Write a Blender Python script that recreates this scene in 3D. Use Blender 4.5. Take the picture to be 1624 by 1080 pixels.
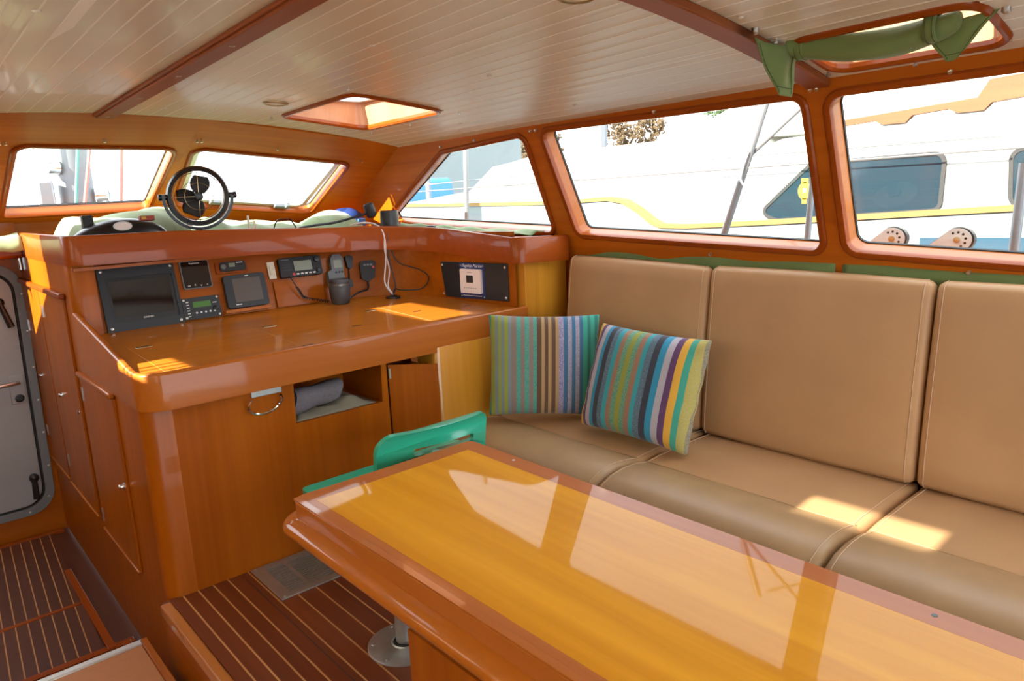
import bpy, bmesh, math, random
from mathutils import Vector, Matrix
from mathutils.geometry import tessellate_polygon
random.seed(7)
for o in list(bpy.data.objects): bpy.data.objects.remove(o)
scn = bpy.context.scene
COL = scn.collection

# ---------------------------------------------------------------- camera
FPX = 1150.0
yaw, pit, rol = math.radians(40.9), math.radians(11.63), math.radians(-2.62)
F = Vector((math.sin(yaw)*math.cos(pit), math.cos(yaw)*math.cos(pit), -math.sin(pit)))
r0 = Vector((math.cos(yaw), -math.sin(yaw), 0)); u0 = r0.cross(F)
Rv = r0*math.cos(rol)+u0*math.sin(rol); Uv = u0*math.cos(rol)-r0*math.sin(rol)
cam = bpy.data.cameras.new('camera'); co = bpy.data.objects.new('camera', cam); COL.objects.link(co)
cam.sensor_width = 36; cam.lens = FPX/1624*36; cam.clip_start = 0.02; cam.clip_end = 500
mw = Matrix((Rv, Uv, -F)).transposed().to_4x4(); mw.translation = Vector((0, 0, 1.6)); co.matrix_world = mw
scn.camera = co

# ---------------------------------------------------------------- world, sun, exposure
w = bpy.data.worlds.new('world'); scn.world = w; w.use_nodes = True
bg = w.node_tree.nodes['Background']; bg.inputs[0].default_value = (0.86, 0.93, 1.0, 1); bg.inputs[1].default_value = 2.0
sun = bpy.data.lights.new('sun', 'SUN'); so = bpy.data.objects.new('sun', sun); COL.objects.link(so)
sun.energy = 9.5; sun.angle = math.radians(0.6); sun.color = (1, 0.93, 0.8)
so.rotation_euler = Vector((1, -0.02, -0.56)).to_track_quat('-Z', 'Y').to_euler()
vs = scn.view_settings
vs.view_transform = 'Standard'; vs.look = 'None'; vs.gamma = 1; vs.use_curve_mapping = False; vs.exposure = 1.6

# ---------------------------------------------------------------- materials
MAT = {}
def nodes(name):
    m = bpy.data.materials.new(name); m.use_nodes = True; MAT[name] = m
    nt = m.node_tree; return m, nt, nt.nodes['Principled BSDF']
def plain(name, col, rough=0.5, metal=0.0, coat=0.0, noise=0.0, nscale=20, bump=0.0, spec=0.5, sheen=0.0):
    m, nt, b = nodes(name); N = nt.nodes; L = nt.links
    b.inputs['Base Color'].default_value = (*col, 1); b.inputs['Roughness'].default_value = rough
    b.inputs['Metallic'].default_value = metal; b.inputs['Coat Weight'].default_value = coat; b.inputs['Coat Roughness'].default_value = 0.05
    b.inputs['Specular IOR Level'].default_value = spec; b.inputs['Sheen Weight'].default_value = sheen
    if noise or bump:
        tc = N.new('ShaderNodeTexCoord'); no = N.new('ShaderNodeTexNoise'); no.inputs['Scale'].default_value = nscale; no.inputs['Detail'].default_value = 5
        L.new(tc.outputs['Object'], no.inputs['Vector'])
        if noise:
            mx = N.new('ShaderNodeMix'); mx.data_type = 'RGBA'
            mx.inputs[6].default_value = (*[c*(1-noise) for c in col], 1); mx.inputs[7].default_value = (*[min(1, c*(1+noise)) for c in col], 1)
            L.new(no.outputs['Fac'], mx.inputs[0]); L.new(mx.outputs[2], b.inputs['Base Color'])
        if bump:
            bp = N.new('ShaderNodeBump'); bp.inputs['Strength'].default_value = bump; bp.inputs['Distance'].default_value = 0.004
            L.new(no.outputs['Fac'], bp.inputs['Height']); L.new(bp.outputs['Normal'], b.inputs['Normal'])
    return m
def wood(name, c1, c2, axis='Y', rough=0.35, coat=0.6, coatr=0.06, fine=26.0, lam=0.0, spec=0.4):
    m, nt, b = nodes(name); N = nt.nodes; L = nt.links
    tc = N.new('ShaderNodeTexCoord'); oi = N.new('ShaderNodeObjectInfo')
    sc = {'X': (0.7, fine, fine), 'Y': (fine, 0.7, fine), 'Z': (fine, fine, 0.7)}[axis]
    add = N.new('ShaderNodeVectorMath'); add.operation = 'ADD'
    mulr = N.new('ShaderNodeMath'); mulr.operation = 'MULTIPLY'; mulr.inputs[1].default_value = 13.0
    L.new(oi.outputs['Random'], mulr.inputs[0]); L.new(tc.outputs['Object'], add.inputs[0]); L.new(mulr.outputs[0], add.inputs[1])
    mp = N.new('ShaderNodeMapping'); mp.inputs['Scale'].default_value = sc; L.new(add.outputs[0], mp.inputs['Vector'])
    n1 = N.new('ShaderNodeTexNoise'); n1.inputs['Scale'].default_value = 1.0; n1.inputs['Detail'].default_value = 7; n1.inputs['Distortion'].default_value = 0.6
    L.new(mp.outputs[0], n1.inputs['Vector'])
    mp2 = N.new('ShaderNodeMapping'); mp2.inputs['Scale'].default_value = tuple(0.35 if s < 1 else 4.0 for s in sc); L.new(add.outputs[0], mp2.inputs['Vector'])
    n2 = N.new('ShaderNodeTexNoise'); n2.inputs['Scale'].default_value = 1.0; n2.inputs['Detail'].default_value = 2; L.new(mp2.outputs[0], n2.inputs['Vector'])
    mm = N.new('ShaderNodeMath'); mm.operation = 'MULTIPLY_ADD'; mm.inputs[1].default_value = 0.5; L.new(n1.outputs['Fac'], mm.inputs[0])
    m2 = N.new('ShaderNodeMath'); m2.operation = 'MULTIPLY'; m2.inputs[1].default_value = 0.55; L.new(n2.outputs['Fac'], m2.inputs[0]); L.new(m2.outputs[0], mm.inputs[2])
    cr = N.new('ShaderNodeValToRGB'); cr.color_ramp.elements[0].position = 0.36; cr.color_ramp.elements[1].position = 0.70
    cr.color_ramp.elements[0].color = (*c1, 1); cr.color_ramp.elements[1].color = (*c2, 1)
    L.new(mm.outputs[0], cr.inputs[0]); L.new(cr.outputs[0], b.inputs['Base Color'])
    b.inputs['Roughness'].default_value = rough; b.inputs['Coat Weight'].default_value = coat; b.inputs['Coat Roughness'].default_value = coatr
    b.inputs['Specular IOR Level'].default_value = spec
    return m
for ax in 'XYZ':
    wood('honey'+ax, (0.29, 0.062, 0.0012), (0.42, 0.105, 0.003), ax, coat=0.10, spec=0.15)      # cabinet and wall veneer
    wood('trim'+ax, (0.27, 0.047, 0.003), (0.35, 0.070, 0.005), ax, coat=0.25, spec=0.15)          # darker solid trim
    wood('rim'+ax, (0.36, 0.092, 0.008), (0.45, 0.124, 0.013), ax, coat=0.35, spec=0.2)
    wood('dark'+ax, (0.13, 0.024, 0.005), (0.20, 0.040, 0.008), ax, coat=0.2, coatr=0.2)
    wood('beam'+ax, (0.27, 0.068, 0.018), (0.35, 0.100, 0.030), ax, coat=0.0, rough=0.5, spec=0.25)
wood('wallX', (0.42, 0.100, 0.003), (0.58, 0.165, 0.007), 'X', coat=0.05, rough=0.5, spec=0.2)
wood('wallY', (0.39, 0.085, 0.002), (0.55, 0.140, 0.005), 'Y', coat=0.08, rough=0.45, spec=0.25)
wood('well', (0.55, 0.235, 0.11), (0.68, 0.33, 0.17), 'Z', coat=0.3)
wood('pale', (0.50, 0.19, 0.012), (0.66, 0.29, 0.025), 'Z')
wood('table_honey', (0.68, 0.275, 0.004), (0.88, 0.42, 0.012), 'Y', coat=0.30, coatr=0.035, rough=0.45, fine=16, spec=0.05)
wood('table_rim', (0.42, 0.115, 0.014), (0.50, 0.15, 0.022), 'Y', coat=0.30, coatr=0.035, rough=0.45, spec=0.1)
wood('table_edge', (0.44, 0.115, 0.008), (0.54, 0.160, 0.014), 'Y', coat=0.6, coatr=0.04, rough=0.4, spec=0.15)
wood('desk_top', (0.44, 0.130, 0.010), (0.58, 0.19, 0.018), 'X', coat=0.5, coatr=0.03, spec=0.25)
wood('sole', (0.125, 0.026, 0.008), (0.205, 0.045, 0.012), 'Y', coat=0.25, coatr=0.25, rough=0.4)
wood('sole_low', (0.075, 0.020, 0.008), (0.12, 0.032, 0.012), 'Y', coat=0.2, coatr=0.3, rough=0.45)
wood('holly', (0.50, 0.235, 0.08), (0.62, 0.31, 0.12), 'Y', coat=0.3, coatr=0.2)
wood('nosing', (0.46, 0.155, 0.032), (0.56, 0.20, 0.045), 'Y', coat=0.4, coatr=0.15)
wood('teak_out', (0.11, 0.040, 0.013), (0.16, 0.060, 0.020), 'Y', coat=0.0, rough=0.7)
wood('gold_rail', (0.19, 0.095, 0.025), (0.25, 0.135, 0.035), 'Y', coat=0.0, rough=0.7)
plain('ceiling_paint', (0.74, 0.69, 0.585), 0.38, coat=0.1, noise=0.05, nscale=2)
plain('caulk', (0.97, 0.95, 0.90), 0.4)
plain('button_white', (0.85, 0.82, 0.74), 0.4)
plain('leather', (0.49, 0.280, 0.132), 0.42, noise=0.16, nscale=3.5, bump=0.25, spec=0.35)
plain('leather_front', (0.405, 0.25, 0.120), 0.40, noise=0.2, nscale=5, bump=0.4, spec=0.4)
plain('thread', (0.62, 0.42, 0.26), 0.7)
plain('canvas_green', (0.165, 0.235, 0.075), 0.85, noise=0.12, nscale=9, bump=0.2, sheen=0.2)
plain('canvas_pale', (0.215, 0.27, 0.125), 0.85, noise=0.12, nscale=8, bump=0.3, sheen=0.2)
plain('stitch', (0.07, 0.10, 0.03), 0.8)
plain('black', (0.012, 0.012, 0.013), 0.35)
plain('black_matt', (0.018, 0.018, 0.020), 0.6)
plain('panel_black', (0.016, 0.018, 0.022), 0.45)
plain('screen', (0.008, 0.008, 0.009), 0.06, coat=1.0)
plain('screen_grey', (0.115, 0.105, 0.10), 0.15, coat=0.8)
plain('lcd_green', (0.07, 0.20, 0.03), 0.3)
plain('lcd_grey', (0.24, 0.27, 0.20), 0.3)
plain('lcd_dark', (0.03, 0.03, 0.03), 0.3)
plain('grey_plastic', (0.15, 0.165, 0.175), 0.45)
plain('cup_grey', (0.06, 0.06, 0.065), 0.45)
plain('cup_band', (0.16, 0.15, 0.145), 0.3, metal=0.5)
plain('cream', (0.78, 0.70, 0.55), 0.4)
plain('white', (0.80, 0.80, 0.80), 0.45)
plain('pinkwhite', (0.82, 0.72, 0.70), 0.4)
plain('navy', (0.018, 0.04, 0.16), 0.35)
plain('red', (0.65, 0.04, 0.03), 0.4)
plain('red_dark', (0.35, 0.05, 0.03), 0.5)
plain('ochre', (0.6, 0.35, 0.06), 0.5)
plain('steel', (0.62, 0.62, 0.60), 0.28, metal=1.0)
plain('chrome', (0.75, 0.75, 0.73), 0.12, metal=1.0)
plain('brass', (0.55, 0.45, 0.28), 0.3, metal=1.0)
plain('alu', (0.50, 0.51, 0.50), 0.42, metal=0.85, noise=0.15, nscale=30)
plain('alu_light', (0.66, 0.66, 0.63), 0.45, metal=0.6)
plain('door_metal', (0.36, 0.345, 0.325), 0.5, metal=0.25, noise=0.12, nscale=4)
plain('door_frame_metal', (0.20, 0.205, 0.205), 0.55, metal=0.2)
plain('slot', (0.03, 0.03, 0.03), 0.8)
plain('slot_dust', (0.16, 0.18, 0.18), 0.8, noise=0.3, nscale=90)
plain('green_paint', (0.030, 0.440, 0.270), 0.33, coat=0.25)
plain('towel_grey', (0.17, 0.155, 0.17), 0.95, noise=0.35, nscale=120, bump=0.8)
plain('towel_olive', (0.225, 0.20, 0.145), 0.95, noise=0.15, nscale=12, bump=0.4)
plain('plywood_step', (0.46, 0.18, 0.055), 0.5, noise=0.1, nscale=40, coat=0.2)
plain('rubber', (0.015, 0.015, 0.015), 0.7)
plain('wire_white', (0.72, 0.66, 0.62), 0.5)
plain('wire_black', (0.012, 0.012, 0.012), 0.45)
plain('gelcoat', (0.33, 0.33, 0.305), 0.35, noise=0.03, nscale=3)
plain('gelcoat_grey', (0.14, 0.165, 0.165), 0.4, noise=0.05, nscale=3)
plain('canvas_beige', (0.62, 0.64, 0.58), 0.85)
plain('tint_glass', (0.012, 0.026, 0.036), 0.08, coat=0.15, spec=0.3)
plain('yellow', (0.45, 0.26, 0.01), 0.5)
plain('hull_blue', (0.010, 0.045, 0.075), 0.4)
plain('tarp_blue', (0.02, 0.12, 0.38), 0.6)
plain('galv', (0.24, 0.245, 0.25), 0.45, metal=0.7)
plain('mast_grey', (0.16, 0.17, 0.18), 0.5, metal=0.3)
plain('rope_white', (0.75, 0.75, 0.72), 0.8)
plain('rope_red', (0.55, 0.16, 0.13), 0.8)
plain('rope_green', (0.08, 0.25, 0.22), 0.8)
plain('foliage', (0.05, 0.085, 0.03), 0.9, noise=0.5, nscale=3)
plain('foliage_brown', (0.085, 0.055, 0.025), 0.9, noise=0.4, nscale=3)
plain('water', (0.10, 0.14, 0.15), 0.12)
plain('dock_concrete', (0.55, 0.55, 0.53), 0.8, noise=0.1, nscale=2)
plain('print_white', (0.8, 0.8, 0.8), 0.5)
plain('print_grey', (0.35, 0.33, 0.33), 0.5)
def glassmat(name, gl=0.06, tint=(1, 1, 1)):
    m, nt, b = nodes(name); N = nt.nodes; L = nt.links; N.remove(b)
    t = N.new('ShaderNodeBsdfTransparent'); t.inputs[0].default_value = (*tint, 1)
    g = N.new('ShaderNodeBsdfGlossy'); g.inputs['Roughness'].default_value = 0.02
    mx = N.new('ShaderNodeMixShader'); mx.inputs[0].default_value = gl
    L.new(t.outputs[0], mx.inputs[1]); L.new(g.outputs[0], mx.inputs[2]); L.new(mx.outputs[0], N['Material Output'].inputs[0])
m, nt, b = nodes('fill_blind_cloth'); tr_ = nt.nodes.new('ShaderNodeBsdfTranslucent'); tr_.inputs[0].default_value = (0.80, 0.78, 0.70, 1)  # added translucent cloth, scatters port sun inboard as soft fill
mx_ = nt.nodes.new('ShaderNodeMixShader'); mx_.inputs[0].default_value = 0.62; b.inputs['Base Color'].default_value = (0.75, 0.72, 0.64, 1); b.inputs['Roughness'].default_value = 0.9
nt.links.new(b.outputs[0], mx_.inputs[1]); nt.links.new(tr_.outputs[0], mx_.inputs[2]); nt.links.new(mx_.outputs[0], nt.nodes['Material Output'].inputs[0])
glassmat('pane', 0.05, (0.97, 0.98, 0.98))
glassmat('pane_hatch', 0.05, (0.85, 0.87, 0.88))
def stripes(name, cols, melange):
    m, nt, b = nodes(name); N = nt.nodes; L = nt.links
    tc = N.new('ShaderNodeTexCoord'); sx = N.new('ShaderNodeSeparateXYZ'); L.new(tc.outputs['Generated'], sx.inputs[0])
    cr = N.new('ShaderNodeValToRGB'); cr.color_ramp.interpolation = 'CONSTANT'
    el = cr.color_ramp.elements; tot = sum(c[0] for c in cols); x = 0
    for i, (wd, c, mel) in enumerate(cols):
        if i < 1: e = el[0]; e.position = 0
        else: e = el.new(x/tot) if i > 1 else el[1]; e.position = x/tot
        e.color = (*c, 1); x += wd
    L.new(sx.outputs[0], cr.inputs[0])
    c2 = N.new('ShaderNodeValToRGB'); c2.color_ramp.interpolation = 'CONSTANT'; el = c2.color_ramp.elements; x = 0
    for i, (wd, c, mel) in enumerate(cols):
        if i < 1: e = el[0]; e.position = 0
        else: e = el.new(x/tot) if i > 1 else el[1]; e.position = x/tot
        e.color = (*(mel or c), 1); x += wd
    L.new(sx.outputs[0], c2.inputs[0])
    mp = N.new('ShaderNodeMapping'); mp.inputs['Scale'].default_value = (560, 150, 150); L.new(tc.outputs['Object'], mp.inputs[0])
    no = N.new('ShaderNodeTexNoise'); no.inputs['Scale'].default_value = 1; no.inputs['Detail'].default_value = 3; L.new(mp.outputs[0], no.inputs['Vector'])
    rp = N.new('ShaderNodeValToRGB'); rp.color_ramp.elements[0].position = 0.42; rp.color_ramp.elements[1].position = 0.58; L.new(no.outputs['Fac'], rp.inputs[0])
    mx = N.new('ShaderNodeMix'); mx.data_type = 'RGBA'; L.new(rp.outputs[0], mx.inputs[0]); L.new(cr.outputs[0], mx.inputs[6]); L.new(c2.outputs[0], mx.inputs[7])
    L.new(mx.outputs[2], b.inputs['Base Color']); b.inputs['Roughness'].default_value = 0.9; b.inputs['Sheen Weight'].default_value = 0.2
    bp = N.new('ShaderNodeBump'); bp.inputs['Strength'].default_value = 0.3; bp.inputs['Distance'].default_value = 0.002
    L.new(no.outputs['Fac'], bp.inputs['Height']); L.new(bp.outputs['Normal'], b.inputs['Normal'])
TEAL = (0.03, 0.30, 0.24); LIME = (0.30, 0.33, 0.05); GREYB = (0.20, 0.26, 0.26); ROSE = (0.32, 0.17, 0.12); BRN = (0.13, 0.065, 0.035)
TAN = (0.42, 0.27, 0.12); LAV = (0.42, 0.38, 0.52); BLU = (0.05, 0.15, 0.27); SEA = (0.05, 0.36, 0.27); DSEA = (0.03, 0.20, 0.17)
GRY = (0.46, 0.44, 0.50); NAV = (0.045, 0.05, 0.075); TUR = (0.04, 0.36, 0.42); CYB = (0.03, 0.30, 0.50); PUR = (0.12, 0.05, 0.14); YEL = (0.75, 0.42, 0.05); GYEL = (0.42, 0.36, 0.08)
stripes('stripes_a', [(1, TEAL, None), (.9, LIME, None), (.7, GREYB, None), (.7, LIME, None), (.7, GREYB, None), (.8, LIME, None), (.9, GREYB, None), (1.1, ROSE, (.2, .2, .2)), (1, TEAL, (.15, .36, .27)), (.9, ROSE, (.2, .2, .2)), (1, TEAL, (.15, .36, .27)), (.9, ROSE, (.2, .2, .2)), (.9, TEAL, (.15, .36, .27)),
    (1, BRN, None), (.7, TAN, None), (.9, BRN, None), (.7, TAN, None), (.9, BRN, None), (.8, TAN, None), (1.1, LAV, (.18, .15, .3)), (.9, BLU, None), (1, LAV, (.25, .25, .3)), (.8, BLU, None), (1, LAV, (.25, .25, .3)), (.8, BLU, None), (1, SEA, None), (.7, DSEA, None), (1, SEA, None), (.8, DSEA, None), (1, SEA, None)], True)
stripes('stripes_b', [(.8, GYEL, (.3, .3, .25)), (.8, YEL, None), (.8, PUR, None), (1.1, GRY, None), (.9, CYB, None), (1.1, NAV, None), (1.1, (.06, .13, .2), (.16, .24, .3)), (1, TUR, None), (1, ROSE, (.36, .22, .13)), (1, TEAL, (.25, .38, .2)), (1, LIME, None), (1, TEAL, (.25, .38, .2)), (1.1, ROSE, (.36, .22, .13)), (1, TUR, None),
    (1.2, (.06, .13, .2), (.16, .24, .3)), (1.2, NAV, None), (1.2, CYB, None), (1.3, GRY, None), (1.1, PUR, None), (1.2, YEL, None), (1.1, SEA, None), (1.2, GYEL, (.45, .4, .15)), (1.0, (.2, .18, .17), (.33, .3, .15))], True)

# ---------------------------------------------------------------- helpers
def worldloc(o):
    p = Vector((0, 0, 0))
    while o is not None: p += o.location; o = o.parent
    return p
def obj(name, bm, mat, parent=None, bevel=0.0, seg=2, smooth=True, angle=35):
    bmesh.ops.recalc_face_normals(bm, faces=bm.faces)
    loc = worldloc(parent) if parent else Vector((0, 0, 0))
    if loc.length > 0: bmesh.ops.translate(bm, verts=bm.verts, vec=-loc)
    me = bpy.data.meshes.new(name); bm.to_mesh(me); bm.free()
    for m in ([mat] if isinstance(mat, str) else mat): me.materials.append(MAT[m])
    if smooth:
        for p in me.polygons: p.use_smooth = True
        try: me.set_sharp_from_angle(angle=math.radians(angle))
        except Exception: pass
    o = bpy.data.objects.new(name, me); COL.objects.link(o); o.parent = parent
    if bevel:
        md = o.modifiers.new('bevel', 'BEVEL'); md.width = bevel; md.segments = seg; md.limit_method = 'ANGLE'; md.angle_limit = math.radians(40); md.harden_normals = False
    return o
def thing(name, label, cat, loc, group=None):
    o = bpy.data.objects.new(name, None); COL.objects.link(o); o.location = loc; o.empty_display_size = 0.05
    o['label'] = label; o['category'] = cat
    if group: o['group'] = group
    return o
def tag(o, label, cat, group=None):
    o['label'] = label; o['category'] = cat
    if group: o['group'] = group
    return o
def struct(o, label=None):
    o['kind'] = 'structure'
    if label: o['label'] = label
    return o
def box(bm, x0, x1, y0, y1, z0, z1):
    v = [bm.verts.new(p) for p in ((x0,y0,z0),(x1,y0,z0),(x1,y1,z0),(x0,y1,z0),(x0,y0,z1),(x1,y0,z1),(x1,y1,z1),(x0,y1,z1))]
    for f in ((0,3,2,1),(4,5,6,7),(0,1,5,4),(1,2,6,5),(2,3,7,6),(3,0,4,7)): bm.faces.new([v[i] for i in f])
def hexa(bm, pts):
    v = [bm.verts.new(p) for p in pts]
    for f in ((0,3,2,1),(4,5,6,7),(0,1,5,4),(1,2,6,5),(2,3,7,6),(3,0,4,7)): bm.faces.new([v[i] for i in f])
def BOX(*a):
    bm = bmesh.new(); box(bm, *a); return bm
class Fr:                                                     # a plane frame: u, v in the plane, d along its normal
    def __init__(s, o, e1, e2, n=None):
        s.o = Vector(o); s.e1 = Vector(e1).normalized(); s.e2 = Vector(e2).normalized(); s.n = Vector(n).normalized() if n else s.e1.cross(s.e2).normalized()
    def __call__(s, u, v, d=0): return s.o+s.e1*u+s.e2*v+s.n*d
    def uv(s, p): q = Vector(p)-s.o; return (q.dot(s.e1), q.dot(s.e2))
def fbox(bm, fr, u0, u1, v0, v1, d0, d1):
    hexa(bm, [fr(u0,v0,d0), fr(u1,v0,d0), fr(u1,v1,d0), fr(u0,v1,d0), fr(u0,v0,d1), fr(u1,v0,d1), fr(u1,v1,d1), fr(u0,v1,d1)])
def FBOX(*a):
    bm = bmesh.new(); fbox(bm, *a); return bm
def rpoly(pts, r, n=6):
    out = []; k = len(pts); rs = r if isinstance(r, (list, tuple)) else [r]*k
    for i in range(k):
        p = Vector(pts[i]); a = Vector(pts[i-1])-p; b = Vector(pts[(i+1) % k])-p
        la, lb = a.length, b.length; a.normalize(); b.normalize(); ang = a.angle(b); rr = rs[i]
        if rr <= 0 or ang > 3.1: out.append(tuple(p)); continue
        t = min(rr/math.tan(ang/2), la*0.49, lb*0.49); rr = t*math.tan(ang/2)
        c = p+(a+b).normalized()*(rr/math.sin(ang/2)); s = p+a*t-c; e = p+b*t-c
        a0 = math.atan2(s.y, s.x); a1 = math.atan2(e.y, e.x); da = (a1-a0+math.pi) % (2*math.pi)-math.pi
        for j in range(n+1):
            th = a0+da*j/n; out.append((c.x+rr*math.cos(th), c.y+rr*math.sin(th)))
    return out
def area(p): return sum(p[i-1][0]*p[i][1]-p[i][0]*p[i-1][1] for i in range(len(p)))/2
def norms(p, closed=True):
    out = []; k = len(p); s = 1 if (not closed or area(p) > 0) else -1
    for i in range(k):
        a = p[i-1] if (closed or i > 0) else p[i]; b = p[(i+1) % k] if (closed or i < k-1) else p[i]
        d = Vector((b[0]-a[0], b[1]-a[1])); d.normalize(); out.append((d.y*s, -d.x*s))
    return out
def sweep(bm, path, prof, mp, closed=True):                   # prof: closed loop of (offset outwards, depth)
    nn = norms(path, closed); rows = []
    for (u, v), (nx, ny) in zip(path, nn): rows.append([bm.verts.new(mp(u+nx*o, v+ny*o, d)) for o, d in prof])
    k = len(rows); m = len(prof)
    for i in range(k if closed else k-1):
        a, b = rows[i], rows[(i+1) % k]
        for j in range(m): bm.faces.new((a[j], a[(j+1) % m], b[(j+1) % m], b[j]))
    if not closed: bm.faces.new(rows[0]); bm.faces.new(rows[-1])
def prism(bm, outer, mp, d0, d1, holes=()):
    loops = [list(outer)]+[list(h) for h in holes]
    flat = [p for l in loops for p in l]
    tris = tessellate_polygon([[Vector((p[0], p[1], 0)) for p in l] for l in loops])
    A = [bm.verts.new(mp(p[0], p[1], d0)) for p in flat]; B = [bm.verts.new(mp(p[0], p[1], d1)) for p in flat]
    for t in tris:
        try: bm.faces.new([A[i] for i in t]); bm.faces.new([B[i] for i in reversed(t)])
        except ValueError: pass
    i0 = 0
    for l in loops:
        k = len(l)
        for i in range(k):
            a, b = i0+i, i0+(i+1) % k
            bm.faces.new((A[a], A[b], B[b], B[a]))
        i0 += k
def PRISM(*a, **k):
    bm = bmesh.new(); prism(bm, *a, **k); return bm
def tube(bm, pts, r, n=8, caps=True):
    pts = [Vector(p) for p in pts]; rs = r if isinstance(r, (list, tuple)) else [r]*len(pts); rows = []; ref = None
    for i, p in enumerate(pts):
        t = (pts[min(i+1, len(pts)-1)]-pts[max(i-1, 0)]).normalized()
        if ref is None: ref = t.orthogonal().normalized()
        ref = (ref-t*ref.dot(t)).normalized(); b = t.cross(ref)
        rows.append([bm.verts.new(p+(ref*math.cos(2*math.pi*j/n)+b*math.sin(2*math.pi*j/n))*rs[i]) for j in range(n)])
    for a, b in zip(rows, rows[1:]):
        for j in range(n): bm.faces.new((a[j], a[(j+1) % n], b[(j+1) % n], b[j]))
    if caps: bm.faces.new(rows[0]); bm.faces.new(rows[-1])
def TUBE(*a, **k):
    bm = bmesh.new(); tube(bm, *a, **k); return bm
def lathe(bm, o, ax, prof, n=20):                             # prof: (radius, height)
    o = Vector(o); ax = Vector(ax).normalized(); e = ax.orthogonal().normalized(); b = ax.cross(e); rows = []
    for r, h in prof:
        if r < 1e-6: rows.append([bm.verts.new(o+ax*h)])
        else: rows.append([bm.verts.new(o+ax*h+(e*math.cos(2*math.pi*j/n)+b*math.sin(2*math.pi*j/n))*r) for j in range(n)])
    for a, c in zip(rows, rows[1:]):
        for j in range(n):
            f = [a[0]] if len(a) == 1 else [a[j], a[(j+1) % n]]
            f += [c[0]] if len(c) == 1 else [c[(j+1) % n], c[j]]
            if len(f) > 2: bm.faces.new(f)
    if len(rows[0]) > 1: bm.faces.new(rows[0])
    if len(rows[-1]) > 1: bm.faces.new(rows[-1])
def LATHE(*a, **k):
    bm = bmesh.new(); lathe(bm, *a, **k); return bm
def smoothpath(pts, n=6):
    P = [Vector(p) for p in pts]; out = []
    for i in range(len(P)-1):
        a, b, c, d = P[max(i-1, 0)], P[i], P[i+1], P[min(i+2, len(P)-1)]
        for j in range(n):
            t = j/n; out.append(0.5*((2*b)+(c-a)*t+(2*a-5*b+4*c-d)*t*t+(3*b-a-3*c+d)*t**3))
    out.append(P[-1]); return out
def grid(bm, f, nu, nv, th=0.0, thdir=None):
    R = [[bm.verts.new(f(i/nu, j/nv)) for j in range(nv+1)] for i in range(nu+1)]
    for i in range(nu):
        for j in range(nv): bm.faces.new((R[i][j], R[i+1][j], R[i+1][j+1], R[i][j+1]))
def text(parent, s, fr, u, v, size, mat, d=0.001, name='lettering', align='CENTER', shear=0.0, ext=0.0004):
    cu = bpy.data.curves.new('t', 'FONT'); cu.body = s; cu.size = size; cu.align_x = align; cu.align_y = 'CENTER'; cu.extrude = ext; cu.shear = shear; cu.resolution_u = 3
    to = bpy.data.objects.new('t', cu); COL.objects.link(to); dg = bpy.context.evaluated_depsgraph_get(); dg.update()
    me = bpy.data.meshes.new_from_object(to.evaluated_get(dg)); bpy.data.objects.remove(to)
    M = Matrix((fr.e1, fr.e2, fr.n)).transposed().to_4x4(); M.translation = fr(u, v, d)-worldloc(parent); me.transform(M)
    me.materials.clear(); me.materials.append(MAT[mat])
    o = bpy.data.objects.new(name, me); COL.objects.link(o); o.parent = parent; return o
def screw(parent, p, n, r=0.006, mat='steel', name='screw'):
    return obj(name, LATHE(p, n, [(r, -0.002), (r, 0.001), (r*0.6, 0.003), (0, 0.0035)], n=10), mat, parent)
def snap(parent, p, n):                                       # a little press stud: collar and ball
    return obj('snap_fastener', LATHE(p, n, [(0.006, -0.004), (0.006, 0.002), (0.0035, 0.003), (0.0035, 0.008), (0.0075, 0.010), (0.0075, 0.014), (0, 0.0165)], n=10), 'steel', parent)

# ---------------------------------------------------------------- hull geometry of the cabin
XC = 1.0
def zc(x, y):
    t = (y-1.41)/2.89; z0 = 2.17-0.09*t; ze = 1.955-0.028*t
    return ze+(z0-ze)*(1-((x-XC)/1.79)**2)
SIDE = Fr((3.0, 0, 1.33), (0, 1, 0), (-0.2, 0, 0.57), (-0.57, 0, -0.2))          # starboard cabin side, d points inboard
def sv(z): return (z-1.33)/SIDE.e2.z
BX = 1.505
FA = Fr((0, 4.3, 2.063), (1, 0, 0), (0, -0.9223, 0.3865), (0, -0.3865, -0.9223))
c0 = Vector((BX, 4.3, 2.063)); c1 = Vector((2.792, 4.312, 1.926)); c2 = Vector((2.932, 5.242, 1.524))
e1 = (c1-c0).normalized(); nB = (c2-c1).cross(e1).normalized()
if nB.z > 0: nB = -nB
e2 = nB.cross(e1).normalized(); e2 = e2 if e2.z > 0 else -e2
FB = Fr(c0, e1, e2, nB)

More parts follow.
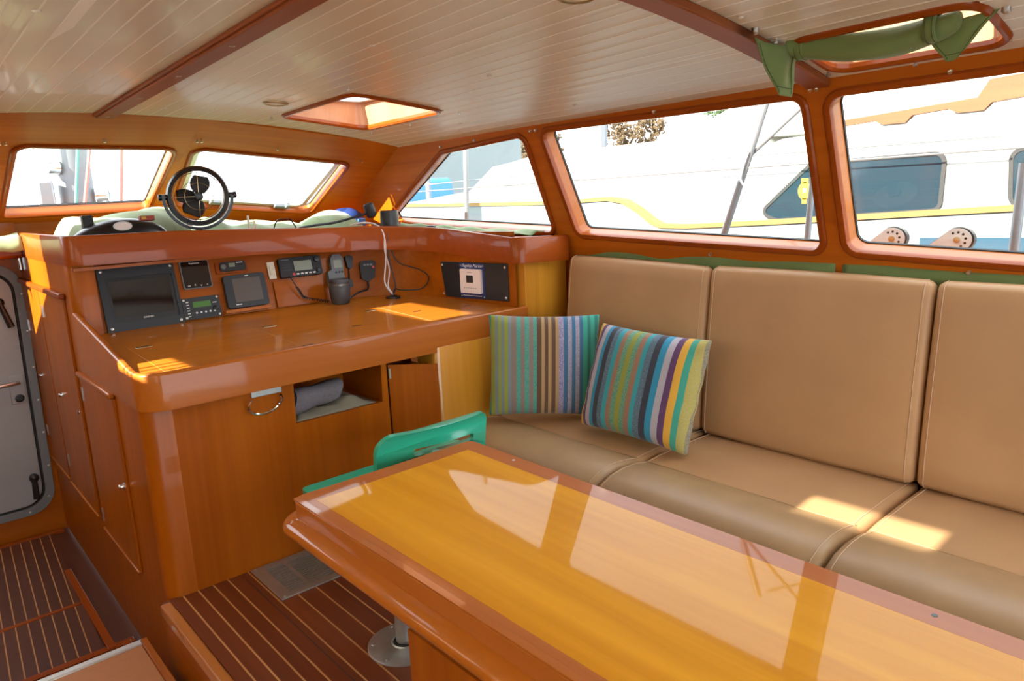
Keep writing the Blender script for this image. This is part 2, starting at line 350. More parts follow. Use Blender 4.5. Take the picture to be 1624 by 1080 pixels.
# ================================================================= STRUCTURE
# ---- ceiling: roof slab, painted planks, seams
HATCH = [(1.80, 2.32, 3.13, 3.93), (2.385, 2.715, 0.74, 1.29), (-0.14, 0.40, 3.08, 3.72), (-0.775, -0.36, 0.76, 1.33)]  # last two are added on the port side to let sun in
Y0, Y1 = -1.5, 4.40
def strip(bm, x0, x1, y0, y1, b, t, ny=1):
    for i in range(ny):
        ya = y0+(y1-y0)*i/ny; yb = y0+(y1-y0)*(i+1)/ny
        hexa(bm, [(x0,ya,zc(x0,ya)+b),(x1,ya,zc(x1,ya)+b),(x1,yb,zc(x1,yb)+b),(x0,yb,zc(x0,yb)+b),(x0,ya,zc(x0,ya)+t),(x1,ya,zc(x1,ya)+t),(x1,yb,zc(x1,yb)+t),(x0,yb,zc(x0,yb)+t)])
def cells(x0, x1, y0, y1):
    out = [(x0, x1, y0, y1)]
    for hx0, hx1, hy0, hy1 in HATCH:
        nx = []
        for a, b, c, d in out:
            if b <= hx0 or a >= hx1 or d <= hy0 or c >= hy1: nx.append((a, b, c, d)); continue
            if a < hx0: nx.append((a, hx0, c, d))
            if b > hx1: nx.append((hx1, b, c, d))
            m0, m1 = max(a, hx0), min(b, hx1)
            if c < hy0: nx.append((m0, m1, c, hy0))
            if d > hy1: nx.append((m0, m1, hy1, d))
        out = nx
    return out
bm = bmesh.new(); xs = [-0.84+0.16*i for i in range(24)]+[2.86]
for a, b in zip(xs, xs[1:]):
    for c in cells(a, b, Y0, Y1): strip(bm, *c, 0.0012, 0.075)
ceil = struct(obj('ceiling', bm, 'caulk', smooth=False), 'cambered cabin ceiling of cream planks')
PW = 0.0785; seam0 = 0.985
k0 = -23
for k in range(k0, 24):
    a = seam0+PW*k+0.0022; b = seam0+PW*(k+1)-0.0022
    if b < -0.80 or a > 2.80: continue
    a = max(a, -0.80); b = min(b, 2.80)
    bm = bmesh.new()
    for c in cells(a, b, Y0, Y1): strip(bm, *c, 0.0, 0.0011)
    obj('plank', bm, 'ceiling_paint', ceil, smooth=False)
    bm = bmesh.new()
    for c in cells(b-.0008, min(b+.0052, 2.80), Y0, Y1): strip(bm, *c, -0.0005, 0.0011)
    obj('seam_strip', bm, 'caulk', ceil, smooth=False)
# ceiling strip along the centreline and the transverse beam
bm = bmesh.new(); n = 24
for i in range(n):
    ya = Y0+(4.29-Y0)*i/n; yb = Y0+(4.29-Y0)*(i+1)/n
    for x0, x1, h in ((0.972, 1.052, 0.022), (0.958, 0.972, 0.014)):
        hexa(bm, [(x0,ya,zc(x0,ya)-h),(x1,ya,zc(x1,ya)-h),(x1,yb,zc(x1,yb)-h),(x0,yb,zc(x0,yb)-h),(x0,ya,zc(x0,ya)+.001),(x1,ya,zc(x1,ya)+.001),(x1,yb,zc(x1,yb)+.001),(x0,yb,zc(x0,yb)+.001)])
bmesh.ops.remove_doubles(bm, verts=bm.verts, dist=0.0001)
t1 = struct(obj('trim_1', bm, 'beamY', bevel=0.004), 'reddish wooden batten along the ceiling centreline')
for y in (4.22, 3.62, 3.08, 2.52, 1.9): obj('screw_plug', LATHE((1.012, y, zc(1.012, y)-0.0215), (0, 0, -1), [(0.011, 0), (0.011, 0.0015), (0.007, 0.002), (0.005, 0.0005), (0, 0.0005)], n=14), 'brass', t1)
bm = bmesh.new(); n = 20
for i in range(n):
    xa = 1.06+(2.785-1.06)*i/n; xb = 1.06+(2.785-1.06)*(i+1)/n; y0, y1 = 1.335, 1.425
    h = 0.03
    hexa(bm, [(xa,y0,zc(xa,y0)-h),(xb,y0,zc(xb,y0)-h),(xb,y1,zc(xb,y1)-h),(xa,y1,zc(xa,y1)-h),(xa,y0,zc(xa,y0)+.001),(xb,y0,zc(xb,y0)+.001),(xb,y1,zc(xb,y1)+.001),(xa,y1,zc(xa,y1)+.001)])
bmesh.ops.remove_doubles(bm, verts=bm.verts, dist=0.0001)
struct(obj('trim_2', bm, 'beamX', bevel=0.006), 'reddish wooden beam across the ceiling')
for x, y in ((2.11, 1.30), (2.075, 1.458), (1.452, 2.362), (2.042, 2.424), (0.431, 2.349), (2.60, 2.47), (1.23, 4.0), (2.56, 3.3)):
    obj('screw_cap', LATHE((x, y, zc(x, y)), (0, 0, -1), [(0.011, 0), (0.010, 0.003), (0.006, 0.005), (0, 0.0055)], n=12), 'button_white', ceil)
for x, y in ((2.715, 1.31), (2.755, 1.03), (2.34, 1.31), (1.729, 3.037), (1.775, 3.99), (2.388, 3.09), (2.40, 3.564), (2.40, 3.99)):
    snap(ceil, (x, y, zc(x, y)), (0, 0, -1))

# ---- hatches in the roof
def hatch(name, rect, label, rise, r):
    x0, x1, y0, y1 = rect; cx, cy = (x0+x1)/2, (y0+y1)/2
    root = struct(thing(name, label, 'hatch', (cx, cy, zc(cx, cy)))); del root['category']
    pth = rpoly([(x0, y0), (x1, y0), (x1, y1), (x0, y1)], r, 6)
    cz = lambda u, v, d: (u, v, zc(u, v)+d)
    top = zc(cx, cy)+rise
    def well(u, v, d): return (u, v, zc(u, v)+d) if d < 0.03 else (u, v, top)
    bm = bmesh.new(); sweep(bm, pth, [(0.0, 0.0), (0.012, 0.0), (0.012, 0.2), (-0.018, 0.2)], well); obj('hatch_well', bm, 'well', root)
    bm = bmesh.new(); sweep(bm, pth, [(-0.006, 0.012), (-0.010, -0.004), (-0.004, -0.014), (0.008, -0.014), (0.016, -0.004), (0.016, 0.004), (0.0, 0.012)], cz); obj('hatch_rim', bm, 'trimY', root)
    # square corners between the rounded well and the roof slab
    bm = bmesh.new(); prism(bm, [(x0-.004, y0-.004), (x1+.004, y0-.004), (x1+.004, y1+.004), (x0-.004, y1+.004)], lambda u, v, d: (u, v, zc(u, v)+d), 0.004, 0.012, [pth]); obj('hatch_surround', bm, 'ceiling_paint', root, smooth=False)
    inn = rpoly([(x0+.02, y0+.02), (x1-.02, y0+.02), (x1-.02, y1-.02), (x0+.02, y1-.02)], r*0.8, 5)
    fz = lambda u, v, d: (u, v, top+d)
    bm = bmesh.new(); sweep(bm, inn, [(-0.035, 0.0), (0.045, 0.0), (0.045, 0.022), (-0.035, 0.022)], fz); obj('lid_frame', bm, 'alu_light', root, bevel=0.004)
    pin = rpoly([(x0+.05, y0+.05), (x1-.05, y0+.05), (x1-.05, y1-.05), (x0+.05, y1-.05)], r*0.7, 5)
    obj('pane', PRISM(pin, fz, 0.014, 0.022), 'pane_hatch', root)
    bm = bmesh.new()
    for yy in (y0+(y1-y0)*.3, y0+(y1-y0)*.7):
        box(bm, x0+.05, x0+.075, yy-.05, yy+.05, top-.012, top+.002)
    obj('lid_handle', bm, 'grey_plastic', root, bevel=0.004)
    return root
h1 = hatch('window_8', HATCH[0], 'forward roof hatch with varnished wooden well', 0.10, 0.075)
for p in ((1.86, 3.9), (1.96, 3.9), (2.1, 3.9)):
    obj('hole_plug', LATHE((p[0], 3.929, zc(*p)+0.07), (0, -1, 0), [(0.009, 0), (0.009, 0.002), (0, 0.002)], n=10), 'dark'+'Z', h1)
hatch('window_10', HATCH[2], 'unseen forward port roof hatch added to pass sun onto the desk', 0.10, 0.075); hatch('window_11', HATCH[3], 'unseen after port roof hatch added to pass sun onto the sofa', 0.11, 0.07)  # unseen port hatches, added so sun patches land on desk and sofa
hatch('window_9', HATCH[1], 'aft roof hatch with varnished wooden well behind the tied curtain', 0.11, 0.07)

# ---- cabin sides with windows
TRIM_PROF = [(0.024, -0.001), (0.024, 0.006), (0.017, 0.013), (0.005, 0.015), (-0.005, 0.011), (-0.009, 0.0), (-0.009, -0.014), (-0.002, -0.014), (-0.002, -0.001)]
def win(n, fr, poly, r, depth, label, rimmat='trimY', revmat='rimY'):
    pth = rpoly(poly, r, 6); c = sum((Vector(p) for p in poly), Vector((0, 0)))/len(poly)
    root = struct(thing('window_%d' % n, label, 'window', fr(c.x, c.y, -depth))); del root['category']
    bm = bmesh.new(); sweep(bm, pth, TRIM_PROF, fr); obj('window_trim', bm, rimmat, root)
    bm = bmesh.new(); sweep(bm, pth, [(0.001, -0.012), (0.001, -depth+.004), (-0.008, -depth+.004), (-0.004, -0.012)], fr); obj('window_reveal', bm, revmat, root)
    bm = bmesh.new(); sweep(bm, pth, [(0.002, -depth+.008), (0.002, -depth-.004), (-0.012, -depth-.004), (-0.012, -depth+.008)], fr); obj('gasket', bm, 'rubber', root)
    obj('pane', PRISM([(p[0], p[1]) for p in pth], fr, -depth, -depth+.005), 'pane', root)
    return pth, root
D = 0.085
W3 = [(3.84, sv(1.855)), (4.84, sv(1.415)), (3.025, sv(1.352)), (3.062, sv(1.895))]
W4 = [(2.915, sv(1.905)), (2.845, sv(1.345)), (1.445, sv(1.292)), (1.452, sv(1.905))]
W5 = [(1.352, sv(1.898)), (1.342, sv(1.293)), (-0.10, sv(1.225)), (-0.10, sv(1.905))]
p3, w3o = win(3, SIDE, W3, [0.03, 0.03, 0.05, 0.05], D, 'slant-fronted starboard window over the chart desk')
p4, w4o = win(4, SIDE, W4, 0.05, D, 'long starboard window over the sofa between two posts')
p5, w5o = win(5, SIDE, W5, 0.055, D, 'starboard window nearest the stern above the sofa')
def side_outer():
    top = [(y, sv(zc(2.79, min(y, 4.3)))+0.012) for y in (4.335, 3.6, 2.8, 2.0, 1.2, 0.4, -1.5)]
    return [(-1.5, sv(1.20))] + [(5.56, sv(1.20)), (5.56, sv(1.385)), (5.245, sv(1.522))] + top
bm = bmesh.new(); prism(bm, side_outer(), SIDE, 0, -D, [list(p3), list(p4), list(p5)])
ws = struct(obj('wall_starboard', bm, 'wallY', smooth=False), 'honey veneered starboard cabin side with window posts')
bm = bmesh.new(); box(bm, 3.04, 3.10, -1.5, 5.56, 0.0, 1.21); struct(obj('wall_starboard_lower', bm, 'honeyY', smooth=False))
for y, z in ((2.985, 1.915), (2.945, 1.916), (3.48, 1.905), (3.83, 1.895), (2.15, 1.928), (1.41, 1.928), (1.385, 1.928), (0.93, 1.925), (2.0, 1.262), (0.90, 1.232), (0.5, 1.925)):
    snap(ws, SIDE(y, sv(z)), SIDE.n)
# port side, the mirror image (behind the camera)
def mir(P): return Vector((2*XC-P[0], P[1], P[2]))
PORT = lambda u, v, d=0: mir(SIDE(u, v, d))
bm = bmesh.new(); prism(bm, side_outer(), PORT, 0, -D, [[(3.03, sv(1.40)), (3.75, sv(1.40)), (3.75, sv(1.922)), (3.03, sv(1.922))], list(p4), list(p5)])  # forward opening reshaped, not mirrored, so sun reaches the desk
struct(obj('wall_port', bm, 'honeyY', smooth=False))
for i, p in ((6, p4), (7, p5)):
    root = struct(thing('window_%d' % i, 'port cabin window', 'window', PORT(p[0][0], p[0][1], -D))); del root['category']
    bm = bmesh.new(); sweep(bm, p, TRIM_PROF, PORT); obj('window_trim', bm, 'trimY', root)
    obj('pane', PRISM(list(p), PORT, -D, -D+.005), 'pane', root)
bm = bmesh.new(); box(bm, -1.10, -1.04, -1.5, 5.56, -0.55, 1.21); struct(obj('wall_port_lower', bm, 'honeyY', smooth=False))

def added_blind(y0, y1, z0, z1, gaps, label):  # unseen port blinds, added to hold back and diffuse the sun
    hl = [[(a, sv(c)), (b, sv(c)), (b, sv(d)), (a, sv(d))] for a, b, c, d in gaps]
    bm = bmesh.new(); prism(bm, [(y0, sv(z0)), (y1, sv(z0)), (y1, sv(z1)), (y0, sv(z1))], PORT, 0.018, 0.022, hl)
    tag(obj('added_sun_blind', bm, 'fill_blind_cloth', smooth=False), label, 'blind')
added_blind(3.0, 3.80, 1.36, 1.925, [(3.035, 3.10, 1.80, 1.922), (3.115, 3.155, 1.80, 1.922), (3.168, 3.205, 1.80, 1.922), (3.218, 3.30, 1.80, 1.922)], 'added pale cloth blind with gaps shaping the sun at the forward port window')
added_blind(-0.15, 1.40, 1.20, 1.93, [], 'added pale cloth blind softening the sun at the after port window')
added_blind(1.41, 2.97, 1.26, 1.93, [], 'added pale cloth blind softening the sun at the middle port window')

# ---- raked front with windows
W1 = [(0.652, 4.588), (0.635, 5.437), (1.462, 5.425), (1.437, 4.61)]
W1 = [FA.uv((x, y, 2.063-0.41905*(y-4.3))) for x, y in W1]
def onB(x, y):
    z = c0.z-(nB.x*(x-c0.x)+nB.y*(y-c0.y))/nB.z; return FB.uv((x, y, z))
W2 = [onB(1.548, 4.60), onB(1.62, 5.36), onB(2.62, 5.355), onB(2.56, 4.585)]
DF = 0.06
q1, w1o = win(1, FA, W1, [0.06, 0.03, 0.04, 0.07], DF, 'middle windscreen pane ahead of the chart desk', 'trimX', 'rimX')
q2, w2o = win(2, FB, W2, [0.07, 0.06, 0.06, 0.07], DF, 'opening windscreen pane beside the slant-fronted window', 'trimX', 'rimX')
# grey metal frame and catches of the opening pane
ins = rpoly([onB(1.60, 4.66), onB(1.665, 5.325), onB(2.53, 5.32), onB(2.50, 4.64)], 0.05, 6)
bm = bmesh.new(); sweep(bm, ins, [(-0.004, -DF+.008), (0.030, -DF+.008), (0.030, -DF+.030), (-0.004, -DF+.030)], FB); obj('metal_frame', bm, 'alu_light', w2o, bevel=0.004)
for x in (1.90, 2.37):
    u, v = onB(x, 5.315); bm = bmesh.new(); fbox(bm, FB, u-.055, u+.055, v-.022, v+.016, -DF+.028, -DF+.055); fbox(bm, FB, u+.02, u+.05, v+.01, v+.05, -DF+.03, -DF+.065)
    obj('catch', bm, 'grey_plastic', w2o, bevel=0.006)
def topA(x): return FA.uv((x, 4.3-(zc(x, 4.3)-2.063)/0.41905*0.62, zc(x, 4.3)+0.005))[1]+0.02
bm = bmesh.new()
outA = [(0.495, FA.uv((0, 5.56, 2.063-0.41905*1.26))[1])]+[(BX, FA.uv((0, 5.56, 2.063-0.41905*1.26))[1])]+[(x, topA(x)) for x in (BX, 1.3, 1.1, 0.9, 0.7, 0.495)]
prism(bm, outA, FA, 0, -DF, [list(q1)])
wf = struct(obj('wall_front', bm, 'wallX', smooth=False), 'honey veneered raked cabin front with windscreen panes')
def topB(x):
    z = zc(x, 4.3)+0.012; P = Vector((x, 4.3, z)); u, v = FB.uv(P); return (u, v+0.012)
bl = onB(BX, 5.56); br = FB.uv((2.985, 5.56, c0.z-(nB.x*(2.985-c0.x)+nB.y*(5.56-c0.y))/nB.z))
outB = [bl, br, FB.uv(c2+Vector((.02, 0, -.008)))] + [topB(x) for x in (2.80, 2.5, 2.2, 1.9, 1.7, BX)]
bm = bmesh.new(); prism(bm, outB, FB, 0, -DF, [list(q2)]); obj('front_facet', bm, 'wallX', wf, smooth=False)
bm = bmesh.new(); prism(bm, outB, lambda u, v, d=0: mir(FB(u, v, d)), 0, -DF, [list(q2)]); obj('front_facet', bm, 'wallX', wf, smooth=False)
for x, y in ((0.60, 4.555), (0.575, 4.555), (1.05, 4.52)): snap(wf, FA(*FA.uv((x, y, 2.063-0.41905*(y-4.3)))), FA.n)
for x, y in ((1.535, 4.505), (1.56, 4.50), (2.02, 4.50), (2.63, 4.53)): snap(wf, FB(*onB(x, y)), FB.n)
# lower vertical part of the front and the bulkhead with the metal door
bm = bmesh.new(); box(bm, 0.69, 3.06, 5.55, 5.60, 0.0, 1.56); struct(obj('wall_front_lower', bm, 'honeyX', smooth=False))
dy = 5.53
DOOR = Fr((0, dy, 0), (1, 0, 0), (0, 0, 1), (0, -1, 0))
dout = rpoly([(-0.22, -0.36), (0.655, -0.36), (0.69, 1.30), (-0.22, 1.30)], 0.16, 8)
dfr = rpoly([(-0.17, -0.31), (0.605, -0.31), (0.64, 1.25), (-0.17, 1.25)], 0.13, 8)
bm = bmesh.new(); prism(bm, [(-1.08, -0.55), (0.70, -0.55), (0.70, 1.56), (-1.08, 1.56)], DOOR, 0, -0.04, [dfr]); struct(obj('wall_bulkhead', bm, 'honeyX', smooth=False), 'honey wooden bulkhead around the metal door')
DB = PRISM(dout, DOOR, -0.045, -0.041)
droot = thing('door_1', 'grey metal cabin door with rounded corners and black latches', 'door', (0.2, dy, -0.5)); struct(droot); del droot['category']
obj('door_backing', DB, 'rubber', droot)
bm = bmesh.new(); prism(bm, dout, DOOR, 0.001, 0.014, [dfr]); obj('door_frame', bm, 'door_frame_metal', droot, bevel=0.004)
bm = bmesh.new(); prism(bm, rpoly([(-0.155, -0.295), (0.59, -0.295), (0.625, 1.235), (-0.155, 1.235)], 0.12, 8), DOOR, -0.03, 0.006); obj('door_leaf', bm, 'door_metal', droot, bevel=0.004)
bm = bmesh.new(); sweep(bm, dfr, [(-0.003, 0.0), (-0.012, 0.0), (-0.012, 0.010), (-0.003, 0.010)], DOOR); obj('gasket', bm, 'rubber', droot)
for x, z in ((0.672, 1.10), (0.668, 0.86), (0.664, 0.62), (0.658, 0.40), (0.653, 0.18), (0.648, -0.05), (0.62, -0.26), (0.50, -0.336)): screw(droot, DOOR(x, z, 0.014), DOOR.n, 0.008)
bm = bmesh.new(); fbox(bm, DOOR, 0.515, 0.60, 0.40, 0.585, 0.005, 0.012); obj('lock_plate', bm, 'door_metal', droot, bevel=0.003)
obj('lock_cylinder', LATHE(DOOR(0.56, 0.435, 0.012), DOOR.n, [(0.026, 0), (0.026, 0.004), (0.018, 0.006), (0.018, 0.003), (0, 0.003)], n=18), 'black', droot)
bm = bmesh.new(); tube(bm, [DOOR(0.565, 0.54, 0.01), DOOR(0.565, 0.54, 0.05), DOOR(0.54, 0.54, 0.06), DOOR(0.40, 0.535, 0.06)], 0.011, 10); obj('handle', bm, 'steel', droot)
for (xa, za, xb, zb) in ((0.545, 1.06, 0.585, 0.90), (0.555, -0.11, 0.548, -0.25)):
    bm = bmesh.new(); lathe(bm, DOOR(xa, za, 0.006), DOOR.n, [(0.028, 0), (0.028, 0.02), (0.018, 0.028), (0, 0.03)], n=16); tube(bm, [DOOR(xa, za, 0.022), DOOR(xb, zb, 0.03)], [0.016, 0.020], 10); obj('latch', bm, 'black', droot)
bm = bmesh.new(); box(bm, -1.05, 0.70, 5.30, 5.55, 1.335, 1.42); struct(obj('trim_3', bm, 'trimX', bevel=0.02, seg=3), 'rounded brown ledge over the metal door')

# ---- floors
bm = bmesh.new(); box(bm, 0.66, 3.06, -1.5, 3.06, -0.06, -0.012); fl = struct(obj('floor', bm, 'sole', smooth=False), 'raised saloon sole of dark planks with pale strips')
S = [0.739, 0.800, 0.8625, 0.9245, 1.0145, 1.0915, 1.1725, 1.2525]+[1.333+0.0805*i for i in range(10)]
prev = 0.690
for i, s in enumerate(S):
    obj('plank', BOX(prev, s-0.0035, -1.5, 3.04, -0.013, 0.0), 'sole', fl, smooth=False)
    obj('inlay_strip', BOX(s-0.0035, s+0.0035, -1.5, 3.04, -0.013, -0.0004), 'holly', fl, smooth=False)
    prev = s+0.0035
obj('seam', BOX(0.9825, 0.9855, -1.5, 2.97, -0.003, 0.0006), 'slot', fl, smooth=False)
bm = bmesh.new(); box(bm, 0.643, 0.690, -1.5, 3.025, -0.045, 0.003); obj('nosing', bm, 'nosing', fl, bevel=0.010, seg=3)
bm = bmesh.new(); box(bm, 0.660, 0.700, -1.5, 3.05, -0.55, -0.045); struct(obj('wall_riser', bm, 'honeyY', smooth=False), 'honey riser under the edge of the saloon sole')
ZL = -0.50
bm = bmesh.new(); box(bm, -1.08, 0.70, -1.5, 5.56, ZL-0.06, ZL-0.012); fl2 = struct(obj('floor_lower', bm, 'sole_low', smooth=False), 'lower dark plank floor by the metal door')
def skew(name, xa, xb, ya, yb, z1, mat):                       # the lower planks run slightly off the centreline
    k = 0.058; f = lambda x, y: x+k*(y-5.43)
    bm = bmesh.new(); hexa(bm, [(f(xa,ya),ya,ZL-.013),(f(xb,ya),ya,ZL-.013),(f(xb,yb),yb,ZL-.013),(f(xa,yb),yb,ZL-.013),(f(xa,ya),ya,z1),(f(xb,ya),ya,z1),(f(xb,yb),yb,z1),(f(xa,yb),yb,z1)])
    obj(name, bm, mat, fl2, smooth=False)
for (ya, yb, xe) in ((4.335, 5.45, 0.60), (3.76, 4.305, 0.625), (3.30, 3.715, 0.66)):
    for k in range(-16, 7):
        x = 0.30+0.0543*k
        if x-.0543 > xe: break
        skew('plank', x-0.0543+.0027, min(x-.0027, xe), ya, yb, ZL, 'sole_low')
        if x < xe: skew('inlay_strip', x-.0027, x+.0027, ya, yb, ZL-.0004, 'holly')
bm = bmesh.new()
box(bm, -0.80, 0.575, 4.305, 4.335, ZL-.013, ZL+.004); box(bm, -0.80, 0.66, 5.45, 5.48, ZL-.013, ZL+.008); box(bm, 0.54, 0.578, 3.72, 4.79, ZL-.013, ZL+.010)
obj('border_trim', bm, 'trimY', fl2, bevel=0.003)
bm = bmesh.new(); box(bm, -0.80, 0.66, 3.715, 3.76, ZL-.013, ZL+.006); obj('border_trim', bm, 'trimX', fl2, bevel=0.003)
obj('border_trim', BOX(0.605, 0.640, 3.30, 3.72, ZL-.013, ZL+.02), 'trimY', fl2, bevel=0.003)
# companion step with bright nosing
st = thing('companion_step', 'plywood step with bright metal nosing beside the saloon floor edge', 'step', (0.1, 2.6, ZL))
obj('tread', BOX(-0.70, 0.585, 1.6, 3.175, -0.245, -0.222), 'plywood_step', st, bevel=0.003)
obj('metal_nosing', BOX(-0.70, 0.605, 3.175, 3.215, -0.250, -0.216), 'alu_light', st, bevel=0.006)
obj('side_lip', BOX(0.585, 0.615, 1.6, 3.20, -0.250, -0.208), 'rimY', st, bevel=0.006)
obj('riser', BOX(-0.70, 0.60, 3.15, 3.172, ZL, -0.246), 'trimX', st)
obj('stringer', BOX(0.590, 0.612, 1.6, 3.15, ZL, -0.251), 'trimY', st)

# ---- aft end of the cabin (behind the camera): bulkhead, its open companionway widened to brighten the cabin
bm = bmesh.new(); prism(bm, [(-1.1, -0.55), (3.1, -0.55), (3.1, 2.3), (-1.1, 2.3)], Fr((0, -1.5, 0), (1, 0, 0), (0, 0, 1)), 0, 0.05, [[(-0.80, 0.25), (2.60, 0.25), (2.60, 1.95), (-0.80, 1.95)]])
struct(obj('wall_aft', bm, 'honeyX', smooth=False))

# ================================================================= CHART DESK CONSOLE
nav = thing('chart_desk', 'built-in honey wood chart desk console with raised rim and curved instrument wall', 'desk', (1.6, 3.6, 0.0))
def arc(cx, cy, r, a0, a1, n): return [(cx+r*math.cos(math.radians(a0+(a1-a0)*i/n)), cy+r*math.sin(math.radians(a0+(a1-a0)*i/n))) for i in range(n+1)]
def lerpz(tab, s):
    for (s0, a), (s1, b) in zip(tab, tab[1:]):
        if s <= s1: return a+(b-a)*(s-s0)/max(s1-s0, 1e-6)
    return tab[-1][1]
def ribbon(bm, path, zb, zt, th, rnd=0.006):                  # upright board along a plan path; th goes to the left of travel
    nn = norms(path, False); rows = []
    for (x, y), (nx, ny) in zip(path, nn):
        b = zb(x, y); t = zt(x, y); P = lambda o, z: bm.verts.new((x-nx*o, y-ny*o, z))
        rows.append([P(0, b), P(0, t-rnd), P(rnd*.3, t-rnd*.3), P(rnd, t), P(th-rnd, t), P(th-rnd*.3, t-rnd*.3), P(th, t-rnd), P(th, b)])
    m = 8
    for a, c in zip(rows, rows[1:]):
        for j in range(m): bm.faces.new((a[j], a[(j+1) % m], c[(j+1) % m], c[j]))
    bm.faces.new(rows[0]); bm.faces.new(rows[-1])
# cabinet carcass
bm = bmesh.new(); prism(bm, [(3.12, ZL), (5.53, ZL), (5.53, 1.37), (4.06, 1.37), (4.06, 0.83), (3.12, 0.83)], lambda u, v, d: (d, u, v), 0.690, 0.714); obj('side_panel', bm, 'honeyZ', nav, smooth=False)
bm = bmesh.new(); ribbon(bm, [(0.69, 3.12)]+arc(0.745, 3.085, 0.055, 180, 270, 6)+[(0.80, 3.03)], lambda x, y: ZL, lambda x, y: 0.83, 0.02, 0.002); obj('corner_post', bm, 'honeyZ', nav)
FRONT = Fr((0, 3.03, 0), (1, 0, 0), (0, 0, 1), (0, -1, 0))
bm = bmesh.new(); prism(bm, [(0.80, -0.05), (1.80, -0.05), (1.80, 0.83), (1.772, 0.83), (1.765, 0.612), (1.312, 0.612), (1.318, 0.83), (0.80, 0.83)], FRONT, 0, -0.02); obj('front_panel', bm, 'honeyZ', nav, smooth=False)
bm = bmesh.new()
for a in ((1.29, 1.79, 3.05, 3.45, 0.598, 0.611), (1.29, 1.79, 3.45, 3.465, 0.598, 0.93), (1.284, 1.296, 3.05, 3.46, 0.60, 0.93), (1.78, 1.792, 3.05, 3.46, 0.0, 0.93)): box(bm, *a)
obj('cubby_lining', bm, 'honeyY', nav, smooth=False)
# narrow locker door standing ajar, and the panel beside the sofa
DJ = Fr((1.812, 3.035, 0), (0.205, -0.125, 0), (0, 0, 1), (-0.125, -0.205, 0)); 
dr = obj('locker_door', PRISM([(0.0, 0.03), (0.245, 0.03), (0.245, 0.772), (0.0, 0.79)], DJ, -0.018, 0), 'honeyZ', nav, smooth=False)
obj('hinge', FBOX(DJ, 0.004, 0.012, 0.72, 0.77, 0.0, 0.004), 'steel', dr)
bm = bmesh.new(); box(bm, 1.83, 2.12, 3.30, 3.31, 0.0, 0.93); box(bm, 1.80, 2.12, 3.05, 3.30, 0.62, 0.635); box(bm, 1.80, 2.12, 3.05, 3.30, 0.70, 0.712); obj('locker_shelf', bm, 'darkX', nav, smooth=False)
bm = bmesh.new(); ribbon(bm, [(2.045, 3.12), (2.05, 3.0)]+arc(2.085, 3.0, 0.035, 180, 270, 5)+[(2.15, 2.965), (2.95, 2.965)], lambda x, y: 0.0, lambda x, y: 0.84, 0.02, 0.002); obj('end_panel', bm, 'pale', nav)
bm = bmesh.new(); box(bm, 2.70, 3.03, 2.985, 3.06, 0.84, 1.33); obj('end_post', bm, 'pale', nav, smooth=False)
# desk surface with three lifting lids
def zd(y): return 0.952+(y-3.0)*0.042
DESK = lambda u, v, d=0: (u, v, zd(v)+d)
bm = bmesh.new(); prism(bm, rpoly([(0.715, 2.985), (2.70, 2.985), (2.70, 3.3), (2.64, 3.7), (2.45, 3.97), (2.15, 4.10), (0.715, 4.10)], [0.09, 0, 0, 0, 0, 0, 0], 6), DESK, -0.03, 0); obj('desk_top', bm, 'desk_top', nav, smooth=False)
lids = [(0.80, 1.385, 3.02, 3.60), (1.392, 2.125, 3.02, 3.62), (2.132, 2.62, 3.02, 3.62)]
for x0, x1, y0, y1 in lids:
    obj('desk_lid', PRISM([(x0, y0), (x1, y0), (x1, y1), (x0, y1)], DESK, 0.0, 0.0015), 'desk_top', nav, smooth=False)
for (a, b) in (((2.1285, 3.02), (2.1285, 4.06)), ((1.3885, 3.02), (1.3885, 3.60))):
    bm = bmesh.new(); hexa(bm, [DESK(a[0]-.002, a[1], -.001), DESK(a[0]+.002, a[1], -.001), DESK(b[0]+.002, b[1], -.001), DESK(b[0]-.002, b[1], -.001), DESK(a[0]-.002, a[1], .002), DESK(a[0]+.002, a[1], .002), DESK(b[0]+.002, b[1], .002), DESK(b[0]-.002, b[1], .002)])
    obj('lid_seam', bm, 'holly', nav, smooth=False)
for x, y in ((0.86, 3.565), (1.46, 3.575), (2.05, 3.565)):
    bm = bmesh.new(); prism(bm, [(x-.035, y-.012), (x+.035, y-.012), (x+.035, y+.012), (x-.035, y+.012)], DESK, 0.001, 0.004); obj('lid_hinge', bm, 'brass', nav, bevel=0.002)
for x, y in ((1.42, 3.06), (1.79, 3.27), (2.22, 3.36), (2.52, 3.29)):
    bm = bmesh.new(); prism(bm, rpoly([(x-.026, y-.010), (x+.026, y-.010), (x+.026, y+.010), (x-.026, y+.010)], 0.009, 4), DESK, 0.001, 0.0026); obj('finger_hole', bm, 'darkX', nav)
# rim round the desk
def rim_top(x, y): return 0.968+max(0, y-3.12)*0.155
bm = bmesh.new(); ribbon(bm, [(0.682, 4.06), (0.682, 3.7), (0.682, 3.4), (0.682, 3.12)]+arc(0.792, 3.08, 0.11, 180, 270, 10)+[(1.2, 2.97), (1.7, 2.97), (2.2, 2.97), (2.70, 2.97)], lambda x, y: 0.815, rim_top, 0.032, 0.011)
obj('desk_rim', bm, 'rimX', nav, angle=50)
